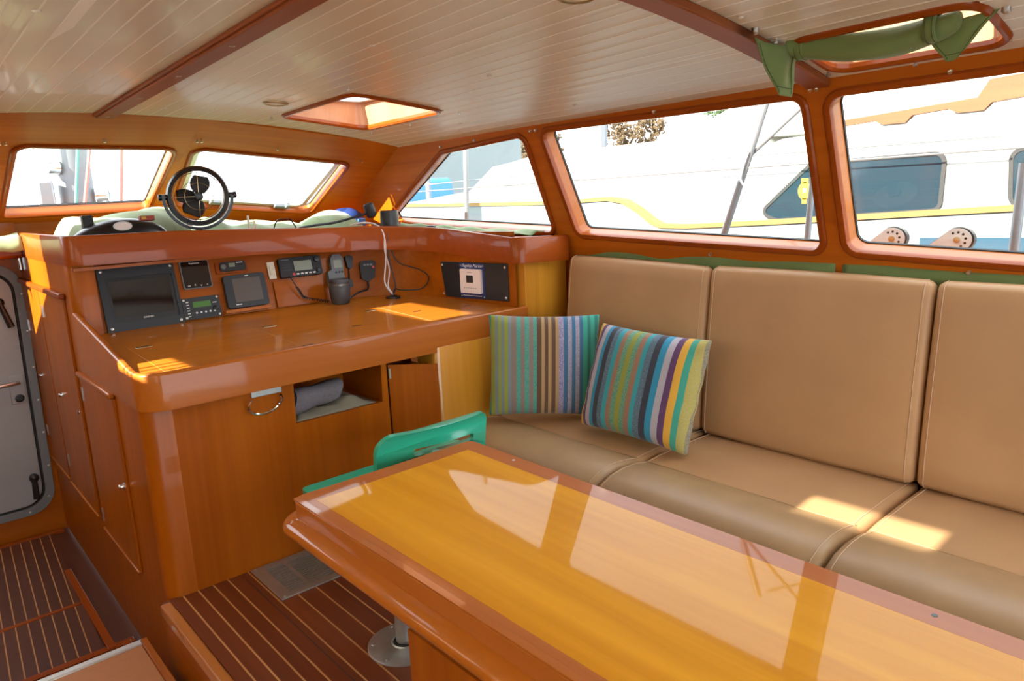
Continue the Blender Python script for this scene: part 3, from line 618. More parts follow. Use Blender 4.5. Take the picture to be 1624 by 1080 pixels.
# instrument wall (leans back), rounded into the starboard return
bot = [(0.715, 4.03), (1.2, 4.03), (1.7, 4.03), (2.10, 4.03)]+arc(2.10, 3.53, 0.50, 90, 6, 10)[1:]+[(2.64, 3.35), (2.685, 3.04)]
tp = [(x, y+0.088*min(1, max(0, (y-3.5)/0.5))) for x, y in bot]
bm = bmesh.new()
R = [[bm.verts.new((a[0], a[1], 0.93)), bm.verts.new((b[0], b[1], 1.38)), bm.verts.new((b[0]+.02, b[1]+.03, 1.38)), bm.verts.new((a[0]+.02, a[1]+.03, 0.93))] for a, b in zip(bot, tp)]
for a, b in zip(R, R[1:]):
    for j in range(4): bm.faces.new((a[j], a[(j+1) % 4], b[(j+1) % 4], b[j]))
bm.faces.new(R[0]); bm.faces.new(R[-1]); obj('instrument_wall', bm, 'honeyX', nav)
bm = bmesh.new(); ribbon(bm, [(0.688, 4.12), (0.688, 4.08)]+arc(0.738, 4.07, 0.05, 180, 270, 6)+[(0.80, 4.02)], lambda x, y: 0.96, lambda x, y: 1.352, 0.02, 0.002); obj('corner_post', bm, 'honeyZ', nav)
# curved coaming board over the instruments
CZ = [(0.0, 1.496), (1.2, 1.478), (1.6, 1.462), (2.1, 1.434), (2.5, 1.385), (2.62, 1.357)]
def ctop(x, y):
    if y > 3.9 or x < 2.3: return lerpz(CZ[:4], x)
    if y > 3.05: return 1.434+(1.354-1.434)*min(1, (3.95-y)/0.9)
    return 1.352-0.035*max(0, x-2.7)
cpath = [(0.684, 5.52), (0.684, 4.6), (0.684, 4.07)]+arc(0.769, 4.05, 0.088, 180, 270, 8)+[(1.2, 3.962), (1.6, 3.962), (2.0, 3.962)]+arc(2.06, 3.43, 0.53, 90, 5, 14)+[(2.60, 3.3), (2.625, 3.09)]+arc(2.71, 3.03, 0.08, 180, 265, 7)+[(2.80, 2.935), (2.99, 2.92)]
bm = bmesh.new(); ribbon(bm, cpath, lambda x, y: ctop(x, y)-0.143, ctop, 0.035, 0.009)
obj('coaming', bm, 'trimX', nav, angle=50)
bm = bmesh.new(); prism(bm, [(0.71, 4.0), (2.2, 4.0), (2.55, 3.85), (2.64, 3.3), (2.72, 3.0), (3.03, 3.0), (3.03, 5.55), (0.71, 5.55)], lambda u, v, d=0: (u, v, d), 1.315, 1.33); obj('shelf', bm, 'honeyX', nav, smooth=False)
# locker doors on the port face of the console
SF = Fr((0.69, 0, 0), (0, -1, 0), (0, 0, 1), (-1, 0, 0))       # u = -y
def locker(y0, y1, z0, z1, knob, hinge, hasTop=True, side=True):
    d = obj('locker_door', FBOX(SF, -y1, -y0, z0, z1, 0.0, 0.012), 'honeyZ', nav, bevel=0.002)
    if knob: obj('knob', LATHE(SF(-knob[0], knob[1], 0.012), SF.n, [(0.017, 0), (0.017, 0.003), (0.010, 0.005), (0.009, 0.014), (0.013, 0.018), (0.010, 0.022), (0, 0.023)], n=14), 'chrome', d)
    for hy, hz in hinge: obj('hinge', FBOX(SF, -hy-.006, -hy+.006, hz-.035, hz+.035, 0.010, 0.018), 'steel', d)
    bm = bmesh.new(); fbox(bm, SF, -y1, -y0, z0-.012, z0, 0.0, 0.020)
    obj('door_edging', bm, 'rimY', d, bevel=0.004)
    return d
d1 = locker(4.95, 5.52, 0.01, 1.17, (5.30, 0.60), ((5.49, 0.9), (5.49, 0.2)))
d2 = locker(4.22, 4.93, 0.0, 1.17, (4.68, 0.587), ((4.86, 1.05), (4.86, 0.15)))
d3 = locker(3.46, 4.12, -0.03, 0.79, (3.50, 0.375), ((4.09, 0.70), (4.09, 0.05)))
obj('door_cap', FBOX(SF, -5.52, -4.19, 1.17, 1.20, 0.0, 0.030), 'trimY', nav, bevel=0.008)
obj('door_cap', FBOX(SF, -4.12, -3.46, 0.79, 0.815, 0.0, 0.026), 'rimY', nav, bevel=0.008)
obj('catch', FBOX(SF, -5.50, -5.42, 1.25, 1.37, 0.0, 0.02), 'chrome', nav, bevel=0.006)
obj('knob', LATHE(SF(-4.285, 0.565, 0.0), SF.n, [(0.017, 0), (0.017, 0.003), (0.010, 0.005), (0.009, 0.014), (0.013, 0.018), (0, 0.023)], n=14), 'chrome', nav)
# chrome ring under the rim
ring = thing('ring_handle', 'chrome ring hanging on a plate under the desk rim', 'handle', (1.19, 3.0, 0.78))
obj('plate', FBOX(FRONT, 1.12, 1.26, 0.775, 0.812, 0.0005, 0.006), 'alu', ring, bevel=0.006)
RF = Fr((1.17, 2.985, 0.775), (1, 0, 0), (0, -0.5, 0.866), None)
bm = bmesh.new(); tube(bm, [RF(0.075*math.cos(t), 0.062*math.sin(t)-0.03) for t in [math.radians(a) for a in range(150, 391, 10)]], 0.0065, 8); obj('ring', bm, 'chrome', ring)

# ================================================================= INSTRUMENTS
PN = Fr((0, 4.03, 0.99), (1, 0, 0), (0, 0.2334, 0.9724), (0, -0.9724, 0.2334))
def pv(z): return (z-0.99)/0.9724
def rr(x0, x1, z0, z1, r): return rpoly([(x0, pv(z0)), (x1, pv(z0)), (x1, pv(z1)), (x0, pv(z1))], r, 4)
def inst(name, label, cat, x, z): return thing(name, label, cat, PN(x, pv(z), 0.0))
t = inst('chart_plotter', 'large black framed chart plotter screen with four corner screws', 'screen', 1.0, 1.0)
obj('bezel', PRISM(rr(0.82, 1.19, 0.99, 1.31, 0.004), PN, 0.001, 0.012, [rr(0.852, 1.172, 1.035, 1.255, 0.006)]), 'panel_black', t, bevel=0.002)
obj('housing', PRISM(rr(0.852, 1.172, 1.035, 1.255, 0.006), PN, 0.001, 0.006), 'black', t)
obj('screen', PRISM(rr(0.868, 1.155, 1.062, 1.24, 0.002), PN, 0.006, 0.0068), 'screen', t)
for x in (0.84, 1.172):
    for z in (1.008, 1.293): screw(t, PN(x, pv(z), 0.012), PN.n, 0.008)
text(t, 'GARMIN', PN, 1.02, pv(1.047), 0.013, 'print_white', 0.0066)
t = inst('instrument_display', 'square black sailing instrument with four keys along its foot', 'instrument', 1.29, 1.16)
obj('case', PRISM(rr(1.218, 1.370, 1.158, 1.308, 0.012), PN, 0.001, 0.014), 'grey_plastic', t, bevel=0.002)
obj('screen', PRISM(rr(1.224, 1.364, 1.163, 1.302, 0.010), PN, 0.014, 0.016), 'screen', t)
text(t, 'Raymarine', PN, 1.294, pv(1.292), 0.013, 'print_white', 0.0165)
for i, s in enumerate(('\u2022\u2022', '^', 'v', '\u2022')): text(t, s, PN, 1.246+0.032*i, pv(1.174), 0.022, 'print_white', 0.0165, 'key_symbol')
t = inst('stereo_control', 'small black control panel with green display beside the chart plotter', 'radio', 1.29, 1.0)
obj('plate', PRISM(rr(1.192, 1.388, 1.0, 1.114, 0.003), PN, 0.001, 0.010), 'panel_black', t, bevel=0.0015)
obj('display', PRISM(rr(1.246, 1.340, 1.060, 1.090, 0.001), PN, 0.010, 0.0115), 'lcd_green', t)
for x in (1.203, 1.377):
    for z in (1.011, 1.104): screw(t, PN(x, pv(z), 0.010), PN.n, 0.0065)
for i in range(5): obj('button', LATHE(PN(1.258+0.024*i, pv(1.032), 0.010), PN.n, [(0.0055, 0), (0.005, 0.003), (0, 0.0035)], n=10), 'print_white', t)
obj('knob', LATHE(PN(1.362, pv(1.045), 0.010), PN.n, [(0.014, 0), (0.013, 0.012), (0.010, 0.014), (0, 0.014)], n=16), 'black', t)
obj('printed_mark', FBOX(PN, 1.350, 1.372, pv(1.075), pv(1.079), 0.010, 0.0104), 'print_white', t)
for i in range(6): obj('printed_mark', FBOX(PN, 1.212, 1.226, pv(1.090-0.015*i), pv(1.094-0.015*i), 0.010, 0.0104), 'print_white', t)
t = inst('small_stereo', 'narrow black instrument in a wooden surround above the tilted display', 'instrument', 1.49, 1.22)
obj('wood_surround', PRISM(rr(1.404, 1.580, 1.222, 1.288, 0.004), PN, 0.001, 0.012), 'trimX', t, bevel=0.002)
obj('case', PRISM(rr(1.424, 1.568, 1.230, 1.281, 0.014), PN, 0.012, 0.024), 'black', t, bevel=0.003)
obj('knob', LATHE(PN(1.442, pv(1.256), 0.024), PN.n, [(0.014, 0), (0.013, 0.006), (0, 0.007)], n=16), 'grey_plastic', t)
obj('display', PRISM(rr(1.474, 1.508, 1.252, 1.273, 0.001), PN, 0.024, 0.025), 'lcd_grey', t)
obj('printed_mark', FBOX(PN, 1.516, 1.552, pv(1.271), pv(1.275), 0.024, 0.0244), 'print_white', t)
t = inst('tilted_display', 'black framed display with grey screen standing on a small wooden ledge', 'screen', 1.54, 1.02)
obj('ledge', PRISM(rr(1.405, 1.665, 1.004, 1.020, 0.002), PN, 0.001, 0.030), 'rimX', t, bevel=0.002)
obj('case', PRISM(rr(1.424, 1.660, 1.026, 1.206, 0.018), PN, 0.001, 0.030), 'panel_black', t, bevel=0.004)
obj('screen', PRISM(rr(1.470, 1.628, 1.056, 1.184, 0.002), PN, 0.030, 0.0315), 'screen_grey', t)
obj('printed_mark', FBOX(PN, 1.545, 1.565, pv(1.193), pv(1.198), 0.030, 0.0304), 'print_white', t)
obj('printed_mark', FBOX(PN, 1.468, 1.500, pv(1.042), pv(1.046), 0.030, 0.0304), 'print_white', t)
t = inst('light_switch', 'cream rocker switch between the small displays and the marine radio', 'switch', 1.72, 1.17)
obj('plate', PRISM(rr(1.695, 1.738, 1.163, 1.259, 0.003), PN, 0.001, 0.008), 'cream', t, bevel=0.002)
obj('rocker', PRISM(rr(1.706, 1.727, 1.185, 1.238, 0.002), PN, 0.008, 0.013), 'cream', t, bevel=0.002)
t = inst('marine_radio', 'black marine radio with grey display and white keys', 'radio', 1.89, 1.16)
obj('case', PRISM(rr(1.757, 2.020, 1.158, 1.270, 0.012), PN, 0.001, 0.032), 'black_matt', t, bevel=0.004)
obj('display', PRISM(rr(1.846, 1.956, 1.190, 1.246, 0.003), PN, 0.032, 0.0335), 'lcd_grey', t)
for i in range(5): obj('button', PRISM(rr(1.852+0.026*i, 1.868+0.026*i, 1.168, 1.176, 0.002), PN, 0.032, 0.035), 'white', t)
obj('red_button', LATHE(PN(1.835, pv(1.172), 0.032), PN.n, [(0.009, 0), (0.008, 0.004), (0, 0.005)], n=12), 'red', t)
obj('knob', LATHE(PN(1.992, pv(1.246), 0.032), PN.n, [(0.017, 0), (0.016, 0.012), (0, 0.013)], n=16), 'black', t)
obj('knob', LATHE(PN(1.992, pv(1.182), 0.032), PN.n, [(0.012, 0), (0.011, 0.010), (0, 0.011)], n=16), 'black', t)
for i in range(4): obj('speaker_slot', PRISM(rr(1.772, 1.828, 1.196+0.015*i, 1.203+0.015*i, 0.001), PN, 0.032, 0.034), 'black', t)
obj('printed_mark', FBOX(PN, 1.772, 1.820, pv(1.256), pv(1.260), 0.032, 0.0324), 'grey_plastic', t)
obj('mount_plate', PRISM(rr(1.712, 2.018, 1.000, 1.146, 0.003), PN, 0.0005, 0.006), 'honeyX', nav)
t = inst('handheld_radio', 'grey handheld receiver clipped on the instrument wall behind the dark cup', 'radio', 2.11, 1.10)
obj('body', PRISM(rpoly([(2.048, pv(1.075)), (2.150, pv(1.075)), (2.156, pv(1.16)), (2.168, pv(1.235)), (2.150, pv(1.262)), (2.10, pv(1.262)), (2.082, pv(1.235)), (2.078, pv(1.17)), (2.05, pv(1.165))], 0.012, 4), PN, 0.001, 0.035), 'grey_plastic', t, bevel=0.004)
obj('display', PRISM(rr(2.096, 2.150, 1.180, 1.228, 0.003), PN, 0.035, 0.0365), 'lcd_grey', t)
for i in range(3): obj('button', LATHE(PN(2.104+0.02*i, pv(1.155), 0.035), PN.n, [(0.007, 0), (0.006, 0.004), (0, 0.005)], n=10), 'black', t)
t = inst('clip_microphone', 'slim black clip hanging between the handheld receiver and the radio microphone', 'clip', 2.20, 1.08)
obj('head', PRISM(rpoly([(2.190, pv(1.175)), (2.220, pv(1.165)), (2.240, pv(1.235)), (2.215, pv(1.252)), (2.186, pv(1.245))], 0.012, 4), PN, 0.001, 0.03), 'black', t, bevel=0.005)
bm = bmesh.new(); tube(bm, [PN(2.205, pv(1.19), .012), PN(2.198, pv(1.13), .012), PN(2.190, pv(1.09), .012)], 0.005, 8); obj('stalk', bm, 'black', t)
obj('foot', PRISM(rr(2.170, 2.208, 1.055, 1.105, 0.010), PN, 0.001, 0.02), 'black', t, bevel=0.004)
t = inst('radio_microphone', 'black fist microphone with red key hung on the curved wall', 'microphone', 2.29, 1.10)
MN = Fr((2.30, 4.0, 1.16), (0.93, -0.36, 0), (0.06, 0.15, 0.98), (-0.36, -0.93, 0.13))
mo = MN.o
obj('body', PRISM(rpoly([(-0.045, -0.055), (-0.005, -0.075), (0.038, -0.05), (0.052, 0.045), (0.035, 0.058), (-0.035, 0.055), (-0.048, 0.04)], 0.014, 4), MN, -0.02, 0.025), 'black_matt', t, bevel=0.006)
obj('clip', FBOX(MN, -0.015, 0.015, -0.02, 0.03, -0.055, -0.02), 'black', t)
for i in range(3): obj('key', FBOX(MN, -0.026+0.02*i, -0.012+0.02*i, 0.024, 0.036, 0.025, 0.029), 'grey_plastic', t)
obj('red_key', FBOX(MN, 0.026, 0.038, 0.008, 0.020, 0.025, 0.030), 'red', t)
bm = bmesh.new(); tube(bm, smoothpath([MN(-0.005, -0.07, 0.0), MN(-0.012, -0.12, 0.01), (2.20, 3.955, 1.035), (2.13, 3.955, 1.005), (2.07, 3.965, 0.999)], 5), 0.0055, 8); obj('cord', bm, 'wire_black', t)
# curly cord of the marine radio
cpts = smoothpath([PN(1.80, pv(1.168), 0.04), PN(1.815, pv(1.13), 0.045), PN(1.845, pv(1.075), 0.035), PN(1.87, pv(1.035), 0.03), PN(1.93, pv(1.012), 0.045), (2.0, 3.965, 1.003)], 26)
pts = []
for i, p in enumerate(cpts):
    tt = (cpts[min(i+1, len(cpts)-1)]-cpts[max(i-1, 0)]).normalized(); a = PN.n; b = tt.cross(a).normalized(); k = 1.0 if i > 40 else 0.0
    ph = i*1.25; pts.append(p+(a*math.cos(ph)+b*math.sin(ph))*0.006*k)
tag(obj('coiled_cord', TUBE(pts, 0.0032, 6), 'wire_black'), 'black coiled cord running from the marine radio to the dark cup', 'cord')
tag(obj('drink_cup', LATHE((2.045, 3.90, zd(3.9)), (0, 0, 1), [(0.046, 0), (0.052, 0.006), (0.060, 0.05), (0.062, 0.085), (0.060, 0.105), (0.058, 0.108), (0.058, 0.124), (0.060, 0.126), (0.059, 0.142), (0.052, 0.148), (0.050, 0.142), (0, 0.142)], n=28), ['cup_grey']), 'dark grey rounded cup standing on the chart desk', 'cup')
cup = bpy.data.objects['drink_cup']; obj('band', LATHE((2.045, 3.90, zd(3.9)), (0, 0, 1), [(0.0585, 0.1085), (0.0615, 0.110), (0.0615, 0.123), (0.0585, 0.1245)], n=28), 'cup_band', cup)
# black plate with thermostat on the starboard return
RP = Fr((2.600, 3.633, 0.985), (0.142, -0.99, 0), (0, 0, 1), (-0.99, -0.142, 0))
t = thing('control_plate', 'black screwed plate on the starboard return wall of the chart desk', 'panel', RP(0.27, 0.0, 0.0))
obj('plate', FBOX(RP, 0.005, 0.545, 0.0, 0.215, 0.001, 0.010), 'panel_black', t, bevel=0.002)
for u in (0.02, 0.525):
    for v in (0.02, 0.195): screw(t, RP(u, v, 0.010), RP.n, 0.008)
t = thing('thermostat', 'white heater thermostat on a navy card fixed to the black plate', 'thermostat', RP(0.27, 0.02, 0.011))
obj('card', FBOX(RP, 0.170, 0.368, 0.004, 0.211, 0.0105, 0.0125), 'navy', t)
obj('case', PRISM(rpoly([(0.186, 0.036), (0.352, 0.036), (0.352, 0.178), (0.186, 0.178)], 0.008, 4), RP, 0.0125, 0.030), 'pinkwhite', t, bevel=0.003)
obj('display', FBOX(RP, 0.238, 0.292, 0.098, 0.142, 0.030, 0.0312), 'lcd_dark', t)
text(t, 'Flagship Marine', RP, 0.269, 0.196, 0.027, 'print_white', 0.0128, shear=0.35)
obj('printed_mark', FBOX(RP, 0.245, 0.285, 0.156, 0.159, 0.030, 0.0304), 'print_grey', t)
for i in range(6): obj('printed_mark', FBOX(RP, 0.215+0.018*i, 0.227+0.018*i, 0.064, 0.069, 0.030, 0.0304), 'print_grey', t)
for i in range(9): obj('printed_mark', FBOX(RP, 0.190+0.017*i, 0.204+0.017*i, 0.017, 0.021, 0.0125, 0.0129), 'print_white', t)
for u in (0.178, 0.360):
    for v in (0.015, 0.198): screw(t, RP(u, v, 0.0125), RP.n, 0.004)
# cables and grommet at the corner of the desk
bm = bmesh.new(); lathe(bm, (2.37, 3.84, zd(3.84)), (0, 0, 1), [(0.046, 0.0), (0.046, 0.008), (0.030, 0.012), (0.012, 0.020), (0, 0.020)], n=22); tag(obj('cable_grommet', bm, 'black'), 'black round cable grommet in the corner of the chart desk', 'grommet')
def cable(name, pts, r, mat, label): return tag(obj(name, TUBE(smoothpath(pts, 8), r, 7), mat), label, 'cable')
G = (2.37, 3.84, zd(3.84)+.02)
cable('white_cable', [(2.23, 4.05, 1.44), (2.30, 3.97, 1.452), (2.345, 3.885, 1.42), (2.36, 3.865, 1.33), (2.36, 3.88, 1.20), (2.345, 3.88, 1.08), G], 0.0045, 'wire_white', 'pale cable hanging over the coaming into the desk grommet')
cable('twisted_cable', [(2.25, 4.04, 1.44), (2.315, 3.96, 1.446), (2.36, 3.88, 1.40), (2.355, 3.87, 1.28), (2.38, 3.875, 1.16), (2.36, 3.87, 1.06), (2.375, 3.845, 1.01)], 0.0040, 'wire_white', 'second pale cable twisted over the coaming above the desk grommet')
cable('black_cable', [(2.28, 4.04, 1.44), (2.335, 3.94, 1.445), (2.372, 3.865, 1.40), (2.375, 3.865, 1.25), (2.395, 3.86, 1.13), (2.40, 3.85, 1.05), G], 0.0042, 'wire_black', 'straight black cable hanging over the coaming to the desk grommet')
cable('looped_cable', [(2.385, 3.86, 1.30), (2.43, 3.84, 1.20), (2.52, 3.75, 1.15), (2.55, 3.70, 1.10), (2.52, 3.74, 1.035), (2.43, 3.82, 1.03), (2.39, 3.84, 1.04), G], 0.0038, 'wire_black', 'black cable in a wide loop above the desk grommet')

# ================================================================= SOFA
tag(obj('sofa_plinth', BOX(2.10, 3.03, -0.45, 2.94, 0.0, 0.112), 'honeyY', bevel=0.003), 'honey wood plinth carrying the leather seat cushions', 'sofa base')
def cushion_y(name, sec, y0, y1, label, group, mat, zs=None, r=0.028):
    # section (x, z) lofted along y, ends drawn in so the cushion has soft ends
    cx = sum(p[0] for p in sec)/len(sec); cz = sum(p[1] for p in sec)/len(sec)
    st = [(0, 0.05), (0.006, 0.022), (0.016, 0.008), (0.035, 0.0)]; L = y1-y0; ss = [(a, b) for a, b in st]
    n = 8; ss += [(0.035+(L-0.07)*i/n, 0.0) for i in range(1, n)]; ss += [(L-a, b) for a, b in reversed(st)]
    bm = bmesh.new(); rows = []
    nn = norms([(p[0], p[1]) for p in sec], True)
    for a, ins in ss:
        k = a/L; puff = 0.006*math.sin(math.pi*k)**0.6
        row = []
        for (x, z), (nx, nz) in zip(sec, nn):
            o = puff-ins*0.55; zz = z+nz*o; xx = x+nx*o
            if zs: zz += zs(k)*(z-0.40)/0.8
            row.append(bm.verts.new((xx, y0+a, zz)))
        rows.append(row)
    m = len(sec)
    for A, B in zip(rows, rows[1:]):
        for j in range(m): bm.faces.new((A[j], A[(j+1) % m], B[(j+1) % m], B[j]))
    bm.faces.new(rows[0]); bm.faces.new(rows[-1])
    root = thing(name, label, 'cushion', ((2.5 if 'seat' in name else 2.9), (y0+y1)/2, min(p[1] for p in sec)), group)
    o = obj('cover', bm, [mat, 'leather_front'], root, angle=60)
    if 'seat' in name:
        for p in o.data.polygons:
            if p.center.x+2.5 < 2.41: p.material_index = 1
    for a in (0.030, L-0.030):
        k = a/L; puff = 0.006*math.sin(math.pi*k)**0.6; pts = []
        for (x, z), (nx, nz) in zip(sec, nn):
            zz = z+nz*(puff+.0005); zz += zs(k)*(z-0.40)/0.8 if zs else 0; pts.append((x+nx*(puff+.0005), y0+a, zz))
        obj('stitching', TUBE(pts+[pts[0]], 0.0016, 5, caps=False), 'thread', root)
    return root
seat_sec = [(2.955, 0.12), (2.955, 0.395), (2.90, 0.402), (2.70, 0.406), (2.50, 0.404), (2.435, 0.399), (2.415, 0.398), (2.40, 0.402), (2.34, 0.414), (2.26, 0.418), (2.18, 0.408), (2.12, 0.385), (2.075, 0.34), (2.055, 0.27), (2.055, 0.18), (2.07, 0.13), (2.10, 0.12)]
ys = [(1.95, 2.955), (0.985, 1.945), (-0.02, 0.975)]
nm = ['beside the chart desk, under the striped pillows', 'in the middle of the sofa', 'at the stern end of the sofa']
for (a, b), l in zip(ys, nm):
    c = cushion_y('seat_cushion', seat_sec, a, b, 'tan leather seat cushion with rolled front edge '+l, 'leather seat cushions of the sofa', 'leather')
    obj('front_seam', TUBE([(2.418, a+0.02, 0.4035), (2.418, b-0.02, 0.4035)], 0.0022, 6), 'leather_front', c)
back_sec = []
B0 = Vector((2.872, 0.415)); B1 = Vector((2.952, 1.205)); dv = (B1-B0).normalized(); nv = Vector((dv.y, -dv.x))
for p in [B0+nv*0.012, B0+dv*0.02-nv*0.004, B0.lerp(B1, .12)-nv*.010, B0.lerp(B1, .5)-nv*.014, B0.lerp(B1, .9)-nv*.008, B1-dv*0.025-nv*0.002, B1-dv*.006+nv*0.012, B1+nv*0.035, B1-dv*.012+nv*0.062, B1-dv*0.06+nv*0.075, B0.lerp(B1, .5)+nv*.080, B0+nv*0.085, B0+nv*0.03]: back_sec.append((p.x, p.y))
zsl = [lambda k: 0.002+0.024*k, lambda k: -0.002+0.010*k, lambda k: -0.012+0.010*k]
for (a, b), l, f in zip([(1.962, 2.885), (0.988, 1.955), (-0.02, 0.98)], ['nearest the chart desk, behind the striped pillows', 'in the middle, a small pale scuff low down', 'at the stern end'], zsl):
    c = cushion_y('back_cushion', back_sec, a, b, 'tall tan leather back cushion '+l, 'leather back cushions of the sofa', 'leather', f)
    if 'scuff' in l: obj('scuff_mark', LATHE((2.8955, 1.33, 0.55), (-1, 0, 0.1), [(0.008, -0.010), (0.008, 0.0045), (0, 0.005)], n=8), 'pinkwhite', c)

# pillows
def pillow(name, mat, corners, T, label):
    tl, tr, br, bl = [Vector(c) for c in corners]; c = (tl+tr+br+bl)/4
    ex = ((tr-tl)+(br-bl)); W = ex.length/2; ex.normalize(); ey = ((tl-bl)+(tr-br)); H = ey.length/2; ey = (ey-ex*ey.dot(ex)).normalized(); ez = ex.cross(ey)
    bm = bmesh.new(); n = 22
    rng = random.Random(name+mat); ph = [rng.uniform(0, 6) for _ in range(4)]
    def P(i, j, s):
        u = -1+2*i/n; v = -1+2*j/n
        e = max(0, (1-abs(u)**3.2))*max(0, (1-abs(v)**3.2)); t = T*e**0.55
        sx = 1-0.10*(1-v*v)*0.0-0.055*(1-abs(v)**2)*abs(u)**6; sy = 1-0.055*(1-abs(u)**2)*abs(v)**6
        wr = 0.006*math.sin(u*9+ph[0]+v*3)*math.sin(v*7+ph[1])*(max(abs(u), abs(v))**3)
        wr += 0.008*math.sin(v*16+ph[2])*(abs(u)**8)*(1-abs(v)**4)
        return (u*W/2*sx, v*H/2*sy, s*t+wr)
    V = {}
    for s in (1, -1):
        for i in range(n+1):
            for j in range(n+1):
                ed = i in (0, n) or j in (0, n)
                if s == -1 and ed: V[(s, i, j)] = V[(1, i, j)]
                else: V[(s, i, j)] = bm.verts.new(P(i, j, s))
    for s in (1, -1):
        for i in range(n):
            for j in range(n): bm.faces.new([V[(s, a, b)] for a, b in ((i, j), (i+1, j), (i+1, j+1), (i, j+1))])
    bmesh.ops.recalc_face_normals(bm, faces=bm.faces)
    me = bpy.data.meshes.new(name); bm.to_mesh(me); bm.free(); me.materials.append(MAT[mat])
    for p in me.polygons: p.use_smooth = True
    o = bpy.data.objects.new(name, me); COL.objects.link(o); M = Matrix((ex, ey, ez)).transposed().to_4x4(); M.translation = c; o.matrix_world = M
    md = o.modifiers.new('sub', 'SUBSURF'); md.levels = 1; md.render_levels = 1
    return tag(o, label, 'pillow')
pillow('striped_pillow', 'stripes_a', [(2.335, 2.905, 0.995), (2.79, 2.475, 0.955), (2.72, 2.485, 0.425), (2.285, 2.845, 0.435)], 0.085, 'striped pillow with brown and tan bands in the middle, in the sofa corner')
pillow('striped_pillow', 'stripes_b', [(2.70, 2.47, 0.935), (2.715, 1.80, 0.925), (2.53, 1.745, 0.418), (2.53, 2.395, 0.435)], 0.085, 'striped pillow with yellow and purple bands leaning against the sofa back')

# ================================================================= TABLE
tb = thing('saloon_table', 'varnished honey wood saloon table with reddish border on a metal pedestal', 'table', (1.25, 1.0, 0.0))
TZ = lambda u, v, d=0: (u, v, d)
up = rpoly([(0.908, -0.60), (1.675, -0.60), (1.675, 2.216), (0.908, 2.216)], [0.03, 0.03, 0.03, 0.05], 6)
inn = [(0.965, -0.53), (1.600, -0.53), (1.600, 2.135), (0.965, 2.135)]
obj('tabletop_border', PRISM(up, TZ, 0.578, 0.630, [inn]), 'table_rim', tb, bevel=0.010, seg=3)
obj('tabletop_panel', PRISM(inn, TZ, 0.578, 0.6302), 'table_honey', tb, smooth=False)
obj('top_lip', PRISM(rpoly([(0.912, -0.59), (0.934, -0.59), (0.934, 2.20), (0.912, 2.20)], 0.006, 3), TZ, 0.625, 0.6335), 'table_edge', tb, bevel=0.003)
lo = rpoly([(0.905, -0.62), (1.69, -0.62), (1.69, 2.205), (0.905, 2.205)], [0.03, 0.03, 0.03, 0.06], 8)
bm = bmesh.new(); prof = [(-0.02, 0.522), (0.020, 0.522), (0.042, 0.530), (0.052, 0.545), (0.052, 0.556), (0.042, 0.570), (0.020, 0.578), (-0.02, 0.578)]
sweep(bm, lo, prof, TZ); obj('lower_bullnose', bm, 'table_edge', tb, angle=60)
obj('lower_slab', PRISM(rpoly([(0.90, -0.61), (1.68, -0.61), (1.68, 2.20), (0.90, 2.20)], 0.03, 4), TZ, 0.524, 0.576), 'table_edge', tb, smooth=False)
obj('hanging_leaf', BOX(0.868, 0.890, -0.50, 1.452, 0.10, 0.522), 'honeyZ', tb, bevel=0.003)
obj('leaf_strip', BOX(0.862, 0.868, -0.50, 1.452, 0.10, 0.522), 'honeyZ', tb)
obj('column', TUBE([(1.224, 2.085, 0.01), (1.224, 2.085, 0.53)], 0.032, 20), 'alu', tb)
bp_ = obj('base_plate', LATHE((1.224, 2.085, 0.0), (0, 0, 1), [(0.136, 0.0), (0.136, 0.004), (0.128, 0.008), (0.05, 0.012), (0.046, 0.016), (0.046, 0.012), (0.034, 0.012)], n=48), 'alu', tb)
for a in range(0, 360, 60): screw(bp_, (1.224+0.115*math.cos(math.radians(a+25)), 2.085+0.115*math.sin(math.radians(a+25)), 0.009), (0, 0, 1), 0.008)
obj('collar', LATHE((1.224, 2.085, 0.011), (0, 0, 1), [(0.033, 0), (0.043, 0), (0.040, 0.006), (0.033, 0.006)], n=28), 'rubber', bp_)
obj('peg_hole', LATHE((1.644, 0.50, 0.6301), (0, 0, 1), [(0.007, 0.0), (0.007, 0.0006), (0, 0.0006)], n=14), 'black', tb)
obj('peg_hole', LATHE((1.644, 1.92, 0.6301), (0, 0, 1), [(0.006, 0.0), (0.006, 0.0006), (0, 0.0006)], n=14), 'steel', tb)

# ================================================================= GREEN CHAIR
ch = thing('high_chair', 'green painted wooden chair with curved slotted backrest tucked behind the table', 'chair', (1.55, 2.5, 0.0))
CB = Fr((1.60, 2.33, 0.60), (1, 0, 0), (0, -0.12, 0.99), (0, -0.99, -0.12))
def curve(u, v, d=0): P = CB(u, v, d); P.y -= 0.05*(1-(u/0.27)**2)-0.04; return P
def curved_board(outer, holes, d0, d1, mat, name, n=1):
    bm = bmesh.new(); prism(bm, outer, curve, d0, d1, holes); obj(name, bm, mat, ch, bevel=0.006, seg=3)
def dense(p, k=4):
    o = []
    for i in range(len(p)):
        a, b = p[i], p[(i+1) % len(p)]; L = math.hypot(b[0]-a[0], b[1]-a[1]); m = max(1, int(L/0.04))
        o += [(a[0]+(b[0]-a[0])*j/m, a[1]+(b[1]-a[1])*j/m) for j in range(m)]
    return o
curved_board(dense(rpoly([(-0.275, -0.125), (0.262, -0.165), (0.275, 0.083), (-0.275, 0.100)], [0.04, 0.05, 0.045, 0.075], 7)), [dense(rpoly([(-0.13, -0.008), (0.18, -0.020), (0.18, 0.010), (-0.13, 0.024)], 0.014, 4))], -0.012, 0.012, 'green_paint', 'backrest')
